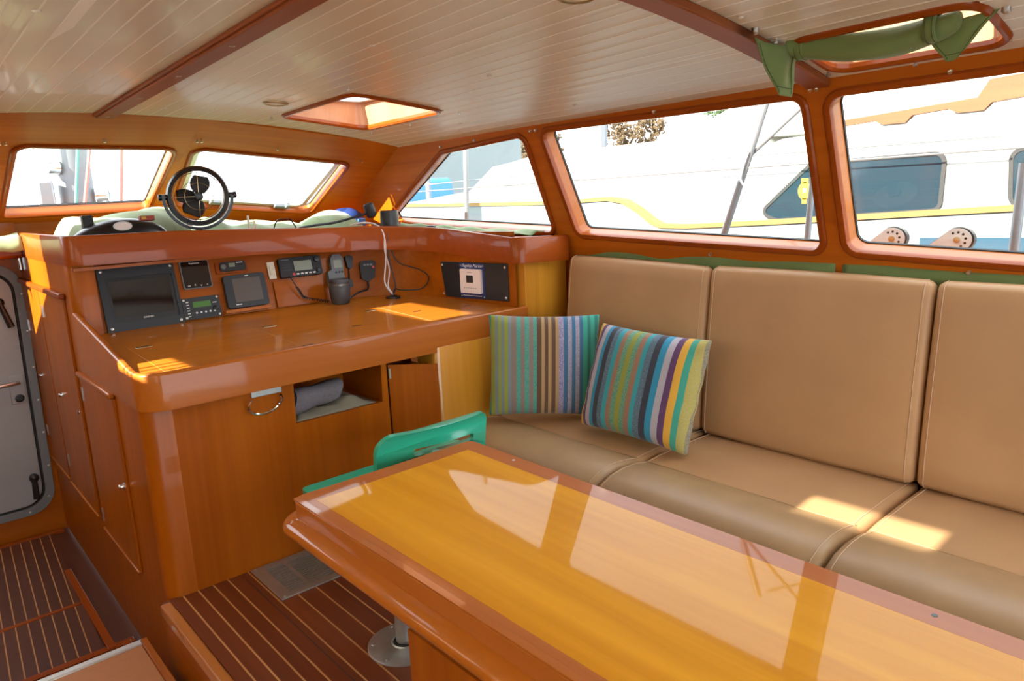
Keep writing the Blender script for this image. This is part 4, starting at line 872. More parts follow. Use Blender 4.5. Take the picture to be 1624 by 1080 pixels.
obj('seat', PRISM(rpoly([(1.10, 2.35), (1.86, 2.35), (1.86, 2.575), (1.10, 2.575)], 0.03, 5), TZ, 0.482, 0.502), 'green_paint', ch, bevel=0.006, seg=3)
obj('foot_plate', PRISM(rpoly([(1.45, 2.45), (1.83, 2.45), (1.83, 2.75), (1.45, 2.75)], 0.03, 5), TZ, 0.22, 0.24), 'green_paint', ch, bevel=0.006)
for x in (1.43, 1.82):
    bm = bmesh.new(); FX = Fr((x, 0, 0), (0, 1, 0), (0, 0, 1), (1, 0, 0))
    prism(bm, [(2.80, 0.0), (2.80, 0.05), (2.34, 0.05), (2.36, 0.12), (2.55, 0.475), (2.48, 0.475), (2.27, 0.05), (2.26, 0.0)], FX, 0, 0.03); obj('side_frame', bm, 'dark'+'Z', ch, bevel=0.004)
obj('stretcher', TUBE([(1.45, 2.40, 0.10), (1.83, 2.40, 0.10)], 0.008, 8), 'steel', ch)

# ================================================================= FLOOR GRILLE
gr = thing('floor_grille', 'aluminium floor grille let into the planks in front of the chart desk', 'grille', (1.22, 2.86, 0.0))
gx0, gx1, gy0, gy1 = 1.022, 1.50, 2.690, 3.022
holes = [[(1.075, 2.73), (1.155, 2.73), (1.155, 2.985), (1.075, 2.985)], [(1.170, 2.73), (1.315, 2.73), (1.315, 2.985), (1.170, 2.985)], [(1.33, 2.73), (1.46, 2.73), (1.46, 2.985), (1.33, 2.985)]]
obj('plate', PRISM([(gx0, gy0), (gx1, gy0), (gx1, gy1), (gx0, gy1)], TZ, 0.0006, 0.006, holes), 'alu', gr, bevel=0.001)
for h, m in zip(holes, ('slot_dust', 'slot_dust', 'slot')):
    obj('recess', BOX(h[0][0], h[1][0], h[0][1], h[2][1], 0.0004, 0.0012), m, gr, smooth=False)
    bm = bmesh.new(); k = 17
    for i in range(k):
        y = h[0][1]+(h[2][1]-h[0][1])*(i+0.5)/k; box(bm, h[0][0], h[1][0], y-0.0036, y+0.0036, 0.0012, 0.0052)
    obj('louvre', bm, 'alu', gr, smooth=False)['kind'] = 'stuff'
for x in (1.04, 1.48):
    for y in (2.705, 3.008): screw(gr, (x, y, 0.006), (0, 0, 1), 0.006)

# ================================================================= TOWELS IN THE CUBBY
bm = bmesh.new(); rng = random.Random(3)
def roll(u, v):
    x = 1.325+0.25*u+0.02*v; a = v*2*math.pi; r = 0.055+0.006*math.sin(3*a+1)+0.004*math.sin(u*9)
    return (x+0.02*math.sin(a), 3.13+0.03*u+math.cos(a)*r*1.3, 0.690+0.01*u+math.sin(a)*r*(1.05-0.15*u))
grid(bm, roll, 16, 22); bmesh.ops.remove_doubles(bm, verts=bm.verts, dist=0.0008)
for e in (0, 1):
    c = Vector((1.325+0.25*e+0.01, 3.13+0.03*e, 0.69+0.01*e)); cv = bm.verts.new(c); ring_ = [bm.verts.new(roll(e, j/22)) for j in range(22)]
    for j in range(22): bm.faces.new((cv, ring_[j], ring_[(j+1) % 22]))
tag(obj('rolled_towel', bm, 'towel_grey', angle=80), 'rolled grey towel lying in the cubby under the chart desk', 'towel')
bm = bmesh.new()
def olive(u, v):
    x = 1.325+0.42*u; y = 3.055+0.20*v
    e = min(1, u*10, (1-u)*5, v*5, (1-v)*10); return (x, y, 0.613+max(0, e)*(0.014+0.012*math.sin(u*9+v*5)**2+0.025*math.exp(-((u-.70)/.16)**2)))
grid(bm, olive, 26, 14)
for f in bm.faces: pass
R_ = bmesh.ops.extrude_face_region(bm, geom=list(bm.faces)); bmesh.ops.translate(bm, verts=[v for v in R_['geom'] if isinstance(v, bmesh.types.BMVert)], vec=(0, 0, -0.0015))
tag(obj('folded_cloth', bm, 'towel_olive', angle=80), 'crumpled olive cloth under the rolled grey towel', 'cloth')

# ================================================================= THINGS ON THE SHELF BEHIND THE COAMING
def solidify(o, t):
    md = o.modifiers.new('solid', 'SOLIDIFY'); md.thickness = t; md.offset = 0; return o
def sheet(name, f, nu, nv, mat, th=0.004, parent=None):
    bm = bmesh.new(); grid(bm, f, nu, nv); return solidify(obj(name, bm, mat, parent, angle=180), th)
pk = [(0.70, 0.06, 1.50), (0.90, 0.12, 1.565), (1.10, 0.12, 1.56), (1.31, 0.13, 1.605), (1.50, 0.10, 1.56), (1.74, 0.15, 1.50), (2.0, 0.15, 1.468), (2.30, 0.10, 1.47), (2.50, 0.11, 1.525), (2.70, 0.10, 1.44), (2.85, .1, 1.36)]
def ph_(x):
    for a, b in zip(pk, pk[1:]):
        if x <= b[0]:
            t = max(0, min(1, (x-a[0])/(b[0]-a[0]))); t = t*t*(3-2*t); return a[2]+(b[2]-a[2])*t
    return pk[-1][2]
def cloth(x0, x1, y0, y1, seed, drop=0.0):
    rg = random.Random(seed); a = [rg.uniform(0, 6) for _ in range(6)]
    def f(u, v):
        x = x0+(x1-x0)*u; y = y0+(y1-y0)*v+0.03*math.sin(u*6+a[0]); e = min(1, u*7, (1-u)*7); ee = math.sin(math.pi*min(1, v*1.15))**0.7 if v < 0.87 else max(0, (1-v)/0.13)*0.3
        h = (ph_(x)-1.336)*max(0.03, e)*max(0.02, ee)
        h += 0.016*math.sin(x*22+v*7+a[1])*math.sin(v*9+x*5+a[2])*e*(0.3+0.7*ee)
        return (x, y, 1.336+max(0.001, h))
    return f
tag(sheet('green_curtain', cloth(0.74, 1.50, 4.25, 5.42, 1), 46, 34, 'canvas_pale'), 'pale green canvas heaped behind the black case and the fan', 'cloth')
tag(sheet('green_curtain', cloth(1.53, 2.28, 4.30, 5.40, 2), 46, 34, 'canvas_pale'), 'pale green canvas heaped between the fan and the lamp', 'cloth')
tag(sheet('green_curtain', cloth(2.30, 2.63, 4.40, 5.30, 5), 36, 30, 'canvas_pale'), 'pale green canvas hump in front of the dark bag', 'cloth')
def lf(u, v):
    x = 0.16+0.52*u; y = 5.17+0.30*v; return (x, y, 1.428+0.05*u*u*math.sin(math.pi*v)**.6+0.010*math.sin(u*14+v*6)**2-(0.05*max(0, 0.12-v)/0.12))
tag(sheet('green_curtain', lf, 26, 16, 'canvas_pale'), 'pale green canvas lying on the ledge over the metal door', 'cloth')
# white strap with buckle
def strap(name, pts, w, mat, label):
    bm = bmesh.new(); P = smoothpath(pts, 5); L = []
    for i, p in enumerate(P):
        L.append([bm.verts.new(p+Vector((-w/2, 0, 0))), bm.verts.new(p+Vector((w/2, 0, 0)))])
    for a, b in zip(L, L[1:]): bm.faces.new((a[0], a[1], b[1], b[0]))
    return tag(solidify(obj(name, bm, mat), 0.004), label, 'strap')
# black case with oval badge
cs = thing('black_case', 'glossy black carrying case with oval badge at the left end of the coaming shelf', 'case', (0.99, 4.22, 1.332))
def casef(u, v):
    a = u*2*math.pi; sx = math.copysign(abs(math.cos(a))**0.7, math.cos(a)); sz = math.sin(a); prof = math.sin(math.pi*min(max(v, 0.0), 1))**0.30
    x = 0.735+0.495*v; h = 0.205+0.025*v
    return (x, 4.20+0.125*sx*prof, 1.334+(h*(0.5+0.5*sz))*(0.12+0.88*prof))
bm = bmesh.new(); grid(bm, casef, 28, 24); bmesh.ops.remove_doubles(bm, verts=bm.verts, dist=0.001); obj('body', bm, 'black', cs, angle=70)
CF = Fr((0.97, 4.076, 1.515), (1, 0, 0), (0, 0.15, 1), (0, -1, 0.15))
obj('badge', PRISM([(0.040*math.cos(a*math.pi/12), 0.019*math.sin(a*math.pi/12)) for a in range(24)], CF, -0.01, 0.004), 'pinkwhite', cs)
bm = bmesh.new(); sweep(bm, [(0.040*math.cos(a*math.pi/12), 0.019*math.sin(a*math.pi/12)) for a in range(24)], [(-0.001, -.004), (0.004, -.004), (0.004, .006), (-0.001, .006)], CF); obj('badge_rim', bm, 'steel', cs)
bm = bmesh.new(); fbox(bm, CF, 0.085, 0.155, 0.022, 0.045, -0.02, 0.010); obj('label_patch', bm, 'red_dark', cs)
bm = bmesh.new(); fbox(bm, CF, 0.092, 0.115, 0.026, 0.041, 0.010, 0.0108); obj('label_patch', bm, 'ochre', cs)
bm = bmesh.new(); box(bm, 0.825, 0.875, 4.22, 4.27, 1.49, 1.575); obj('clasp', bm, 'black_matt', cs, bevel=0.006)
# fan
fn = thing('desk_fan', 'black ring fan with wire guard and two broad blades in a yoke', 'fan', (1.41, 4.20, 1.335))
FF = Fr((1.40, 4.20, 1.650), (0.97, -0.22, 0.0), (0.02, -0.06, 1), None)
if FF.n.y > 0: FF.n = -FF.n
def ringpath(r, n=40): return [(r*math.cos(2*math.pi*i/n), r*math.sin(2*math.pi*i/n)) for i in range(n)]
bm = bmesh.new(); sweep(bm, ringpath(0.135), [(0, -0.02), (0.020, -0.026), (0.028, 0), (0.020, 0.024), (0, 0.018)], FF); obj('ring', bm, 'black', fn, angle=60)
bm = bmesh.new(); 
for r, d in ((0.128, 0.020), (0.072, 0.032), (0.128, -0.02), (0.085, -0.030)): 
    p = [FF(a, b, d) for a, b in ringpath(r, 36)]; tube(bm, p+[p[0]], 0.0016, 5, caps=False)
for a in (0, 90, 180, 270):
    c, s = math.cos(math.radians(a)), math.sin(math.radians(a)); tube(bm, [FF(0.022*c, 0.022*s, 0.034), FF(0.072*c, 0.072*s, 0.032), FF(0.136*c, 0.136*s, 0.018)], 0.0018, 5)
obj('wire_guard', bm, 'brass', fn)
obj('motor_hub', LATHE(FF(0, 0, -0.02), FF.n, [(0.018, -0.02), (0.024, 0.0), (0.026, 0.03), (0.020, 0.046), (0, 0.050)], n=20), 'black', fn)
for a0, bw in ((78, 1.0), (246, 1.1), (176, 0.7)):
    bm = bmesh.new(); ca, sa = math.cos(math.radians(a0)), math.sin(math.radians(a0))
    def bl_(u, v):
        r = 0.018+0.092*u; wd = (0.012+0.040*math.sin(math.pi*min(1, u*0.72+0.10))**0.8)*bw*(v-0.5)*2; tw = (0.012 if bw > .8 else 0.02)*(v-0.5)*2
        return FF(r*ca-wd*sa, r*sa+wd*ca, tw)
    grid(bm, bl_, 10, 8); solidify(obj('blade', bm, 'black_matt', fn, angle=180), 0.003)
YK = [FF(0.180*math.cos(math.radians(a)), 0.180*math.sin(math.radians(a)), 0) for a in range(178, 363, 8)]
bm = bmesh.new(); sweep(bm, [(0.176*math.cos(math.radians(a)), 0.176*math.sin(math.radians(a))) for a in range(176, 366, 8)], [(-0.008, -0.016), (0.008, -0.016), (0.008, 0.016), (-0.008, 0.016)], FF, closed=False); obj('yoke', bm, 'black', fn)
for s in (-1, 1): obj('pivot_knob', LATHE(FF(0.158*s, 0.0, 0), FF.e1*s, [(0.016, 0), (0.016, 0.024), (0.018, 0.026), (0.018, 0.040), (0.012, 0.044), (0, 0.044)], n=14), 'black', fn)
obj('foot', LATHE((FF(0, -0.18).x, FF(0, -0.18).y, 1.331), (0, 0, 1), [(0.075, 0), (0.075, 0.02), (0.05, 0.06), (0.025, 0.10), (0.022, 0.150), (0, 0.152)], n=24), 'black', fn)
# gooseneck lamp, wire handle, cup, knob, bag
lm = thing('gooseneck_lamp', 'black gooseneck chart lamp stretched along the coaming', 'lamp', (1.90, 4.08, 1.331))
obj('neck', TUBE(smoothpath([(1.86, 4.09, 1.335), (1.90, 4.08, 1.43), (1.99, 4.06, 1.452), (2.12, 4.03, 1.462), (2.26, 4.02, 1.488), (2.345, 4.02, 1.508)], 6), 0.0075, 9), 'black', lm)
obj('lamp_head', LATHE((2.352, 4.02, 1.565), (0.28, 0.0, -0.96), [(0.022, 0.0), (0.030, 0.006), (0.033, 0.03), (0.033, 0.075), (0.026, 0.085), (0.018, 0.080), (0, 0.080)], n=20), 'black_matt', lm)
obj('base', LATHE((1.86, 4.09, 1.331), (0, 0, 1), [(0.04, 0), (0.04, 0.012), (0.014, 0.02), (0, 0.02)], n=18), 'black', lm)
wh = tag(obj('wire_handle', TUBE(smoothpath([(1.775, 4.15, 1.335), (1.785, 4.15, 1.43), (1.815, 4.15, 1.492), (1.87, 4.15, 1.496), (1.90, 4.15, 1.49), (1.93, 4.15, 1.43), (1.94, 4.15, 1.335)], 5), 0.004, 7), 'black'), 'bent black wire handle standing up behind the coaming', 'handle')
bc_ = thing('buckle_strap', 'cream webbing buckle standing up behind the coaming', 'strap', (1.66, 4.15, 1.334))
bm = bmesh.new(); box(bm, 1.640, 1.646, 4.14, 4.16, 1.334, 1.53); box(bm, 1.676, 1.682, 4.14, 4.16, 1.334, 1.50)
for z in (1.40, 1.43, 1.46, 1.49): box(bm, 1.640, 1.682, 4.145, 4.155, z, z+.006)
obj('buckle', bm, 'cream', bc_, bevel=0.001)
tag(obj('tumbler', LATHE((2.475, 3.98, 1.331), (0, 0, 1), [(0.052, 0.0), (0.058, 0.004), (0.0585, 0.12), (0.056, 0.186), (0.053, 0.186), (0.053, 0.16), (0, 0.16)], n=28), 'black'), 'black open tumbler standing at the bend of the coaming', 'cup')
kn = thing('shelf_knob', 'small black fluted knob on the shelf behind the starboard coaming', 'knob', (2.70, 3.85, 1.331))
obj('cap', LATHE((2.70, 3.85, 1.385), (0, 0, 1), [(0.012, 0), (0.028, 0.002), (0.028, 0.020), (0.022, 0.024), (0, 0.024)], n=10), 'black', kn, smooth=False)
obj('stem', LATHE((2.70, 3.85, 1.330), (0, 0, 1), [(0.018, 0), (0.014, 0.01), (0.010, 0.06), (0, 0.06)], n=14), 'black', kn)
bg_ = thing('dark_bag', 'dark bag with a blue patch in the forward starboard corner of the shelf', 'bag', (2.74, 5.0, 1.331))
bm = bmesh.new()
def bagf(u, v):
    a = u*2*math.pi; b = (v-0.5)*math.pi; return (2.73+0.13*math.cos(a)*abs(math.cos(b))**.6, 4.98+0.14*math.sin(a)*abs(math.cos(b))**.6, 1.334+0.10*(1+math.sin(b))*(0.95+0.05*math.sin(3*a)))
grid(bm, bagf, 22, 12); bmesh.ops.remove_doubles(bm, verts=bm.verts, dist=0.001); obj('body', bm, 'navy', bg_, angle=180)
bm = bmesh.new(); box(bm, 2.735, 2.80, 4.828, 4.85, 1.40, 1.45); obj('patch', bm, 'tarp_blue', bg_, bevel=0.004)
def cr_(u, v):
    y = 4.45-1.40*u; x = 2.80+0.13*v; return (x, y, 1.345+0.05*(1-u)*math.sin(math.pi*v)+0.012*math.sin(u*15+v*4)**2+0.02*v)
tag(sheet('green_curtain', cr_, 34, 10, 'canvas_green'), 'green canvas lying along the shelf under the slant-fronted window', 'cloth')

# ================================================================= GREEN CLOTH BEHIND THE SOFA BACK
def drape(y0, y1, zt, seed):
    rg = random.Random(seed); a = rg.uniform(0, 6)
    def f(u, v):
        y = y0+(y1-y0)*u; return (3.034-0.006*math.sin(u*17+a)*math.sin(v*3)**2, y, zt(y)-0.12*v-0.004*math.sin(u*11+a)*(1-v))
    return f
zt_ = lambda y: 1.226+(y-0.72)*0.0325
c1_ = tag(sheet('rolled_blind', drape(1.40, 2.90, zt_, 1), 40, 8, 'canvas_green', 0.005), 'green canvas blind dropped between the sofa back and the long window', 'blind')
c2_ = tag(sheet('rolled_blind', drape(-0.10, 1.37, zt_, 2), 40, 8, 'canvas_green', 0.005), 'green canvas blind dropped between the sofa back and the stern window', 'blind')

# ================================================================= TIED CURTAIN UNDER THE AFT HATCH
cu = thing('tied_curtain', 'green canvas curtain rolled and tied under the aft roof hatch', 'curtain', (2.43, 1.05, 1.95))
ctr = smoothpath([(2.40, 1.30, 2.030), (2.425, 1.24, 2.025), (2.43, 1.10, 2.000), (2.435, 0.98, 1.995), (2.44, 0.87, 2.012), (2.445, 0.80, 2.025)], 8)
def rollf(u, v):
    k = u*(len(ctr)-1); i = min(int(k), len(ctr)-2); p = ctr[i].lerp(ctr[i+1], k-i); a = v*2*math.pi
    m = math.sin(math.pi*u)**0.5; h = 0.019+0.024*m; wd = 0.022+0.020*m; fo = 1+0.10*math.sin(3*a+u*6)*m
    return p+Vector((wd*math.cos(a)*fo, 0, h*math.sin(a)*fo-0.006*m))
bm = bmesh.new(); grid(bm, rollf, 40, 20); bmesh.ops.remove_doubles(bm, verts=bm.verts, dist=0.0005); bmesh.ops.holes_fill(bm, edges=bm.edges, sides=40); obj('roll', bm, 'canvas_green', cu, angle=180)
for yb, zb_ in ((1.262, 2.024), (0.865, 2.012)):
    bm = bmesh.new(); sweep(bm, [(2.425+0.034*math.cos(i*math.pi/12), zb_+0.036*math.sin(i*math.pi/12)) for i in range(24)], [(0, -0.018), (0.005, -0.016), (0.006, 0.0), (0.005, 0.016), (0, 0.018), (-0.006, 0.0)], lambda u, v, d: (u, yb+d, v)); obj('tie_band', bm, 'canvas_green', cu, angle=180)
    for dd in (-0.010, 0.010):
        pts = [(2.425+0.041*math.cos(i*math.pi/12), yb+dd, zb_+0.043*math.sin(i*math.pi/12)) for i in range(25)]; obj('stitching', TUBE(pts, 0.0010, 5, caps=False), 'stitch', cu)
def tailf(tl, tr, tip, w0):
    tl, tr, tip = Vector(tl), Vector(tr), Vector(tip)
    def f(u, v):
        top = tl.lerp(tr, u); bt = tip+(tr-tl)*(u-0.5)*w0; p = top.lerp(bt, v**0.9); p.y += 0.012*math.sin(u*8+v*2)*math.sin(math.pi*min(1, v+.15)); p.z -= 0.008*math.sin(math.pi*u)*(1-v); return p
    return f
def tail(tl, tr, tip, w0):
    f = tailf(tl, tr, tip, w0); o = sheet('tail', f, 16, 18, 'canvas_green', 0.004, cu)
    for uu in (0.08, 0.92):
        pts = [f(uu, j/18)+Vector((-0.002, -0.0035, 0)) for j in range(1, 18)]; obj('stitching', TUBE(pts, 0.0011, 5), 'stitch', cu)
    pts = [f(j/16, 0.82)+Vector((-0.002, -0.0035, 0)) for j in range(1, 16)]; obj('stitching', TUBE(pts, 0.0011, 5), 'stitch', cu)
tail((2.225, 1.318, 2.045), (2.452, 1.285, 2.030), (2.392, 1.30, 1.872), 0.28)
tail((2.452, 0.905, 2.030), (2.47, 0.695, 2.045), (2.485, 0.832, 1.918), 0.10)
for p in ((2.225, 1.318), (2.47, 0.695)): obj('snap', LATHE((p[0], p[1], zc(*p)), (0, 0, -1), [(0.012, -0.002), (0.012, 0.012), (0.006, 0.018), (0, 0.018)], n=12), 'steel', cu)

# ================================================================= CEILING LIGHTS
for x, y, l in ((1.63, 3.596, 'round recessed ceiling light beside the forward hatch'), (1.63, 1.535, 'round recessed ceiling light beside the transverse beam')):
    lt = thing('ceiling_light', l, 'ceiling light', (x, y, zc(x, y)))
    nx = Vector((zc(x+.05, y)-zc(x-.05, y), 0, -0.1)).normalized(); o = (x, y, zc(x, y))
    obj('bezel', LATHE(o, nx, [(0.062, -0.002), (0.062, 0.004), (0.056, 0.008), (0.050, 0.006), (0.050, -0.002)], n=32), 'brass', lt)
    obj('lens', LATHE(o, nx, [(0.050, -0.001), (0.050, 0.003), (0.03, 0.0055), (0, 0.006)], n=32), 'cream', lt)

# ================================================================= OUTSIDE
wt = struct(obj('water', BOX(-60, 120, -60, 120, -1.6, -1.5), 'water', smooth=False), 'harbour water')
# own side deck and coachroof edge outside the starboard windows
struct(obj('deck_starboard', BOX(3.10, 4.05, -3, 6.2, 0.95, 1.02), 'gelcoat_grey', smooth=False))
struct(obj('deck_port', BOX(-2.05, -1.12, -3, 6.2, 0.95, 1.02), 'gelcoat_grey', smooth=False))
struct(obj('foredeck', BOX(-1.3, 3.3, 5.66, 9.5, 1.30, 1.36), 'gelcoat_grey', smooth=False))
# neighbouring yacht
K = 5.5; NBF = Fr((K, 0, 0), (0, 1, 0), (0, 0, 1), (-1, 0, 0))
yb = thing('moored_yacht', 'white yacht moored alongside, dark cabin windows and wooden rails', 'boat', (7.0, 2.5, -1.5))
cap = [(10.5, 1.50), (8.46, 1.475), (6.5, 1.462), (5.75, 1.46), (5.1, 1.475), (4.82, 1.485), (4.62, 1.455), (4.45, 1.37), (4.30, 1.27), (4.18, 1.225), (3.9, 1.222), (3.0, 1.265), (2.0, 1.32), (1.36, 1.355), (0, 1.43), (-2, 1.54)]
obj('hull', PRISM([(-2, -1.45), (10.5, -1.45)]+cap, NBF, 0, -3.0), 'gelcoat_grey', yb, smooth=False)
bm = bmesh.new(); sweep(bm, cap, [(-0.02, 0.02), (0.018, 0.02), (0.018, -0.09), (-0.02, -0.09)], NBF, closed=False); obj('cap_rail', bm, 'gold_rail', yb)
obj('hull_band', PRISM([(-2, 1.02), (1.95, 0.98), (1.95, 1.155), (-2, 1.22)], NBF, 0.001, 0.012), 'hull_blue', yb)
CBF = Fr((5.72, 0, 0), (0, 1, 0), (0, 0, 1), (-1, 0, 0)); sc_ = 5.72/5.5
def cv(y, z): return (y*sc_, 1.6+(z-1.6)*sc_)
cab = [cv(-2, 1.2), cv(4.05, 1.15), cv(3.75, 1.45), cv(3.35, 1.80), cv(3.0, 1.905), cv(1.40, 2.0), cv(-2, 2.2)]
wins = [rpoly([cv(3.16, 1.335), cv(3.02, 1.285), cv(1.845, 1.352), cv(1.835, 1.715), cv(2.75, 1.695)], [.04, .05, .05, .06, .05], 5), rpoly([cv(1.42, 1.37), cv(0.2, 1.43), cv(0.2, 1.80), cv(1.44, 1.705)], 0.06, 5)]
obj('cabin_side', PRISM(cab, CBF, 0, -2.4), 'gelcoat', yb, smooth=False)
for p in wins:
    o = obj('window', PRISM(p, CBF, 0.001, 0.012), 'tint_glass', yb)
    bm = bmesh.new(); sweep(bm, p, [(-0.005, 0.0), (0.022, 0.0), (0.022, 0.02), (-0.005, 0.02)], CBF); obj('rubber_frame', bm, 'rubber', o)
bm = bmesh.new(); c = cv(2.80, 1.50); prism(bm, [(c[0]+0.055*math.cos(a*math.pi/10), c[1]+0.07*math.sin(a*math.pi/10)) for a in range(20)], CBF, 0.0125, 0.014); fbox(bm, CBF, c[0]-.03, c[0]+.03, c[1]+.06, c[1]+.10, 0.0125, 0.014); fbox(bm, CBF, c[0]-.02, c[0]+.02, c[1]-.10, c[1]-.06, 0.0125, 0.014); obj('yellow_sticker', bm, 'yellow', yb)
bm = bmesh.new(); fbox(bm, CBF, c[0]-.013, c[0]+.013, c[1]-.015, c[1]+.02, 0.014, 0.0145); obj('sticker_print', bm, 'print_grey', yb)
# scalloped wooden handrail on the cabin top
hr = [(-2.0, 2.30), (2.72, 1.985), (2.72, 1.945)]
y = 2.66
while y > -1.9:
    zb = 1.905+(2.72-y)*0.066; hr += [(y, zb), (y-.10, zb), (y-.14, zb+.045), (y-.36, zb+.062), (y-.42, zb+.03)]; y -= 0.47
hr += [(-2.0, 2.22)]
obj('handrail', PRISM([cv(a, b) for a, b in hr], CBF, 0.02, -0.03), 'teak_out', yb, smooth=False)
obj('cabin_top', PRISM([cv(-2, 2.17), cv(2.9, 1.90), cv(2.4, 2.03), cv(1.4, 2.08), cv(-2, 2.28)], Fr((6.3, 0, 0), (0, 1, 0), (0, 0, 1), (-1, 0, 0)), 0, -2), 'gelcoat_grey', yb, smooth=False)
obj('hatch_board', PRISM([cv(1.70, 2.03), cv(0.4, 2.10), cv(0.4, 2.25), cv(1.62, 2.165)], CBF, -0.05, -0.09), 'teak_out', yb)
FOR = Fr((6.1, 0, 0), (0, 1, 0), (0, 0, 1), (-1, 0, 0)); sf = 6.1/5.5
def fv(y, z): return (y*sf, 1.6+(z-1.6)*sf)
obj('foredeck_trunk', PRISM([fv(9.0, 1.3), fv(8.2, 1.52), fv(7.0, 1.62), fv(6.56, 1.875), fv(5.9, 1.955), fv(5.0, 1.975), fv(4.1, 1.985), fv(3.3, 2.0), fv(3.0, 1.3)], FOR, 0, -1.6), 'gelcoat', yb, smooth=False)
obj('canvas_dodger', PRISM([fv(4.25, 1.98), fv(3.95, 2.10), fv(3.5, 2.27), fv(3.0, 2.36), fv(1.2, 2.40), fv(1.2, 1.95), fv(3.3, 1.95)], Fr((6.4, 0, 0), (0, 1, 0), (0, 0, 1), (-1, 0, 0)), 0, -1.0), 'canvas_beige', yb, smooth=False)
obj('bow_lifeline', TUBE([(5.45, 8.2, 1.72), (5.45, 5.2, 1.78), (5.45, 1.5, 1.80)], 0.006, 6), 'galv', yb)
# stanchions, diagonal strut and pulley blocks on the near deck
def post(name, a, b, r, label, extra=None, mat='galv'):
    t = thing(name, label, 'post', (a[0], a[1], 1.02)); obj('tube', TUBE([a, b], r, 12), mat, t)
    obj('foot', LATHE((a[0], a[1], a[2]), (0, 0, 1), [(0.06, 0), (0.06, 0.03), (0.03, 0.06), (0, 0.06)], n=16), 'alu_light', t); return t
post('stanchion', (3.6, 0.915, 1.02), (3.6, 0.900, 1.62), 0.020, 'grey stanchion outside the stern window')
post('stanchion', (3.6, 1.83, 1.02), (3.6, 1.795, 1.60), 0.016, 'short grey stanchion outside the long window near its after post')
post('stanchion', (3.6, 4.66, 1.02), (3.6, 4.595, 2.1), 0.020, 'grey stanchion outside the slant-fronted window')
t = post('diagonal_strut', (3.6, 2.40, 1.02), (3.6, 2.03, 2.08), 0.020, 'leaning galvanised strut outside the long window')
obj('lashing', TUBE(smoothpath([(3.57, 2.14, 1.75), (3.56, 2.18, 1.62), (3.57, 2.15, 1.55), (3.57, 2.19, 1.48), (3.57, 2.22, 1.40)], 6), 0.006, 6), 'rope_white', t)
obj('cross_brace', TUBE([(3.62, 2.17, 1.72), (3.62, 1.78, 2.02)], 0.010, 8), 'galv', t); obj('cross_brace', TUBE([(3.62, 1.98, 2.03), (3.62, 1.70, 1.85)], 0.010, 8), 'galv', t)
w_ = tag(obj('guard_wire', TUBE([(3.6, 6.2, 1.62), (3.6, 2.13, 1.665), (3.6, -0.5, 1.70)], 0.005, 6), 'galv'), 'thin wire guard rail outside the starboard windows', 'wire')
for y, l in ((1.40, 'pulley block outside the stern window beside its forward post'), (1.125, 'pulley block outside the stern window, farther aft')):
    t = thing('pulley_block', l, 'pulley', (3.5, y*0.972, 1.30)); PBF = Fr((3.5, y*0.972, 1.310), (0, 1, 0), (0, 0, 1), (-1, 0, 0))
    pr = [(0.056*math.cos(math.radians(a)), 0.050*math.sin(math.radians(a))) for a in range(65, 271, 15)]+[(0.05, -0.066), (0.135, -0.068), (0.140, -0.050)]
    obj('sheave', PRISM([(a*1.08-.004, b*1.08) for a, b in pr], PBF, -0.03, 0.0), 'black', t); obj('cheek', PRISM(pr, PBF, 0.0, 0.006), 'alu_light', t)
    obj('axle', LATHE(PBF(0, 0, 0.006), PBF.n, [(0.013, 0), (0.013, 0.006), (0, 0.008)], n=14), 'brass', t)
    for a in range(60, 250, 36): obj('cheek_hole', LATHE(PBF(0.034*math.cos(math.radians(a)), 0.032*math.sin(math.radians(a)), 0.006), PBF.n, [(0.0055, 0), (0.0055, 0.0006), (0, 0.0006)], n=8), 'black', t)
    obj('mount', FBOX(PBF, -0.05, 0.10, -0.30, -0.05, -0.02, -0.005), 'alu_light', t)
# ladder-like fittings and rigging of neighbouring boats
def spar(name, a, b, r, mat, label, cat='mast'): return tag(obj(name, TUBE([a, b], r, 10), mat), label, cat)
spar('far_mast', (16, 15.1, -1.4), (16, 14.3, 9), 0.22, 'rope_white', 'pale thick mast of a far boat seen through the long window')
spar('far_mast', (17, 15.3, -1.4), (17, 14.9, 9), 0.20, 'mast_grey', 'weathered grey mast beside the pale thick one')
spar('far_mast', (11.2, 16.0, -1.4), (11.2, 16.0, 9), 0.07, 'mast_grey', 'thin grey mast far behind the slant-fronted window')
for i, (a, b, m, l) in enumerate((((6.8, 2.55, 1.95), (6.8, 2.37, 2.6), 'rope_white', 'white rigging ladder rope beside the cabin of the moored yacht'), ((6.8, 1.98, 2.0), (6.8, 1.90, 2.6), 'rope_white', 'white shroud above the cabin top of the moored yacht'))):
    spar('shroud', a, b, 0.02, m, l, 'rope')
fb = thing('blue_covered_boat', 'far white boat under a blue cover beyond the slant-fronted window', 'boat', (12, 20, -1.5))
obj('hull', PRISM(rpoly([(17, -1.3), (26, -1.3), (27, 1.2), (17, 0.9)], 0.3, 4), Fr((12, 0, 0), (0, 1, 0), (0, 0, 1), (-1, 0, 0)), 0, -2.4), 'gelcoat', fb)
obj('cover', PRISM(rpoly([(18.6, 1.0), (20.4, 1.0), (20.1, 1.95), (18.9, 2.15)], 0.25, 5), Fr((12.3, 0, 0), (0, 1, 0), (0, 0, 1), (-1, 0, 0)), 0, -1.8), 'tarp_blue', fb)
bd = thing('quay_shed', 'grey shed on the far quay', 'building', (30, 45, -1.5))
obj('wall', BOX(24, 40, 44, 50, -1.5, 6.5), 'gelcoat_grey', bd); obj('roof', PRISM([(43.4, 6.5), (50.6, 6.5), (47, 8.2)], Fr((23.6, 0, 0), (0, 1, 0), (0, 0, 1), (1, 0, 0)), 0, 17), 'dock_concrete', bd)
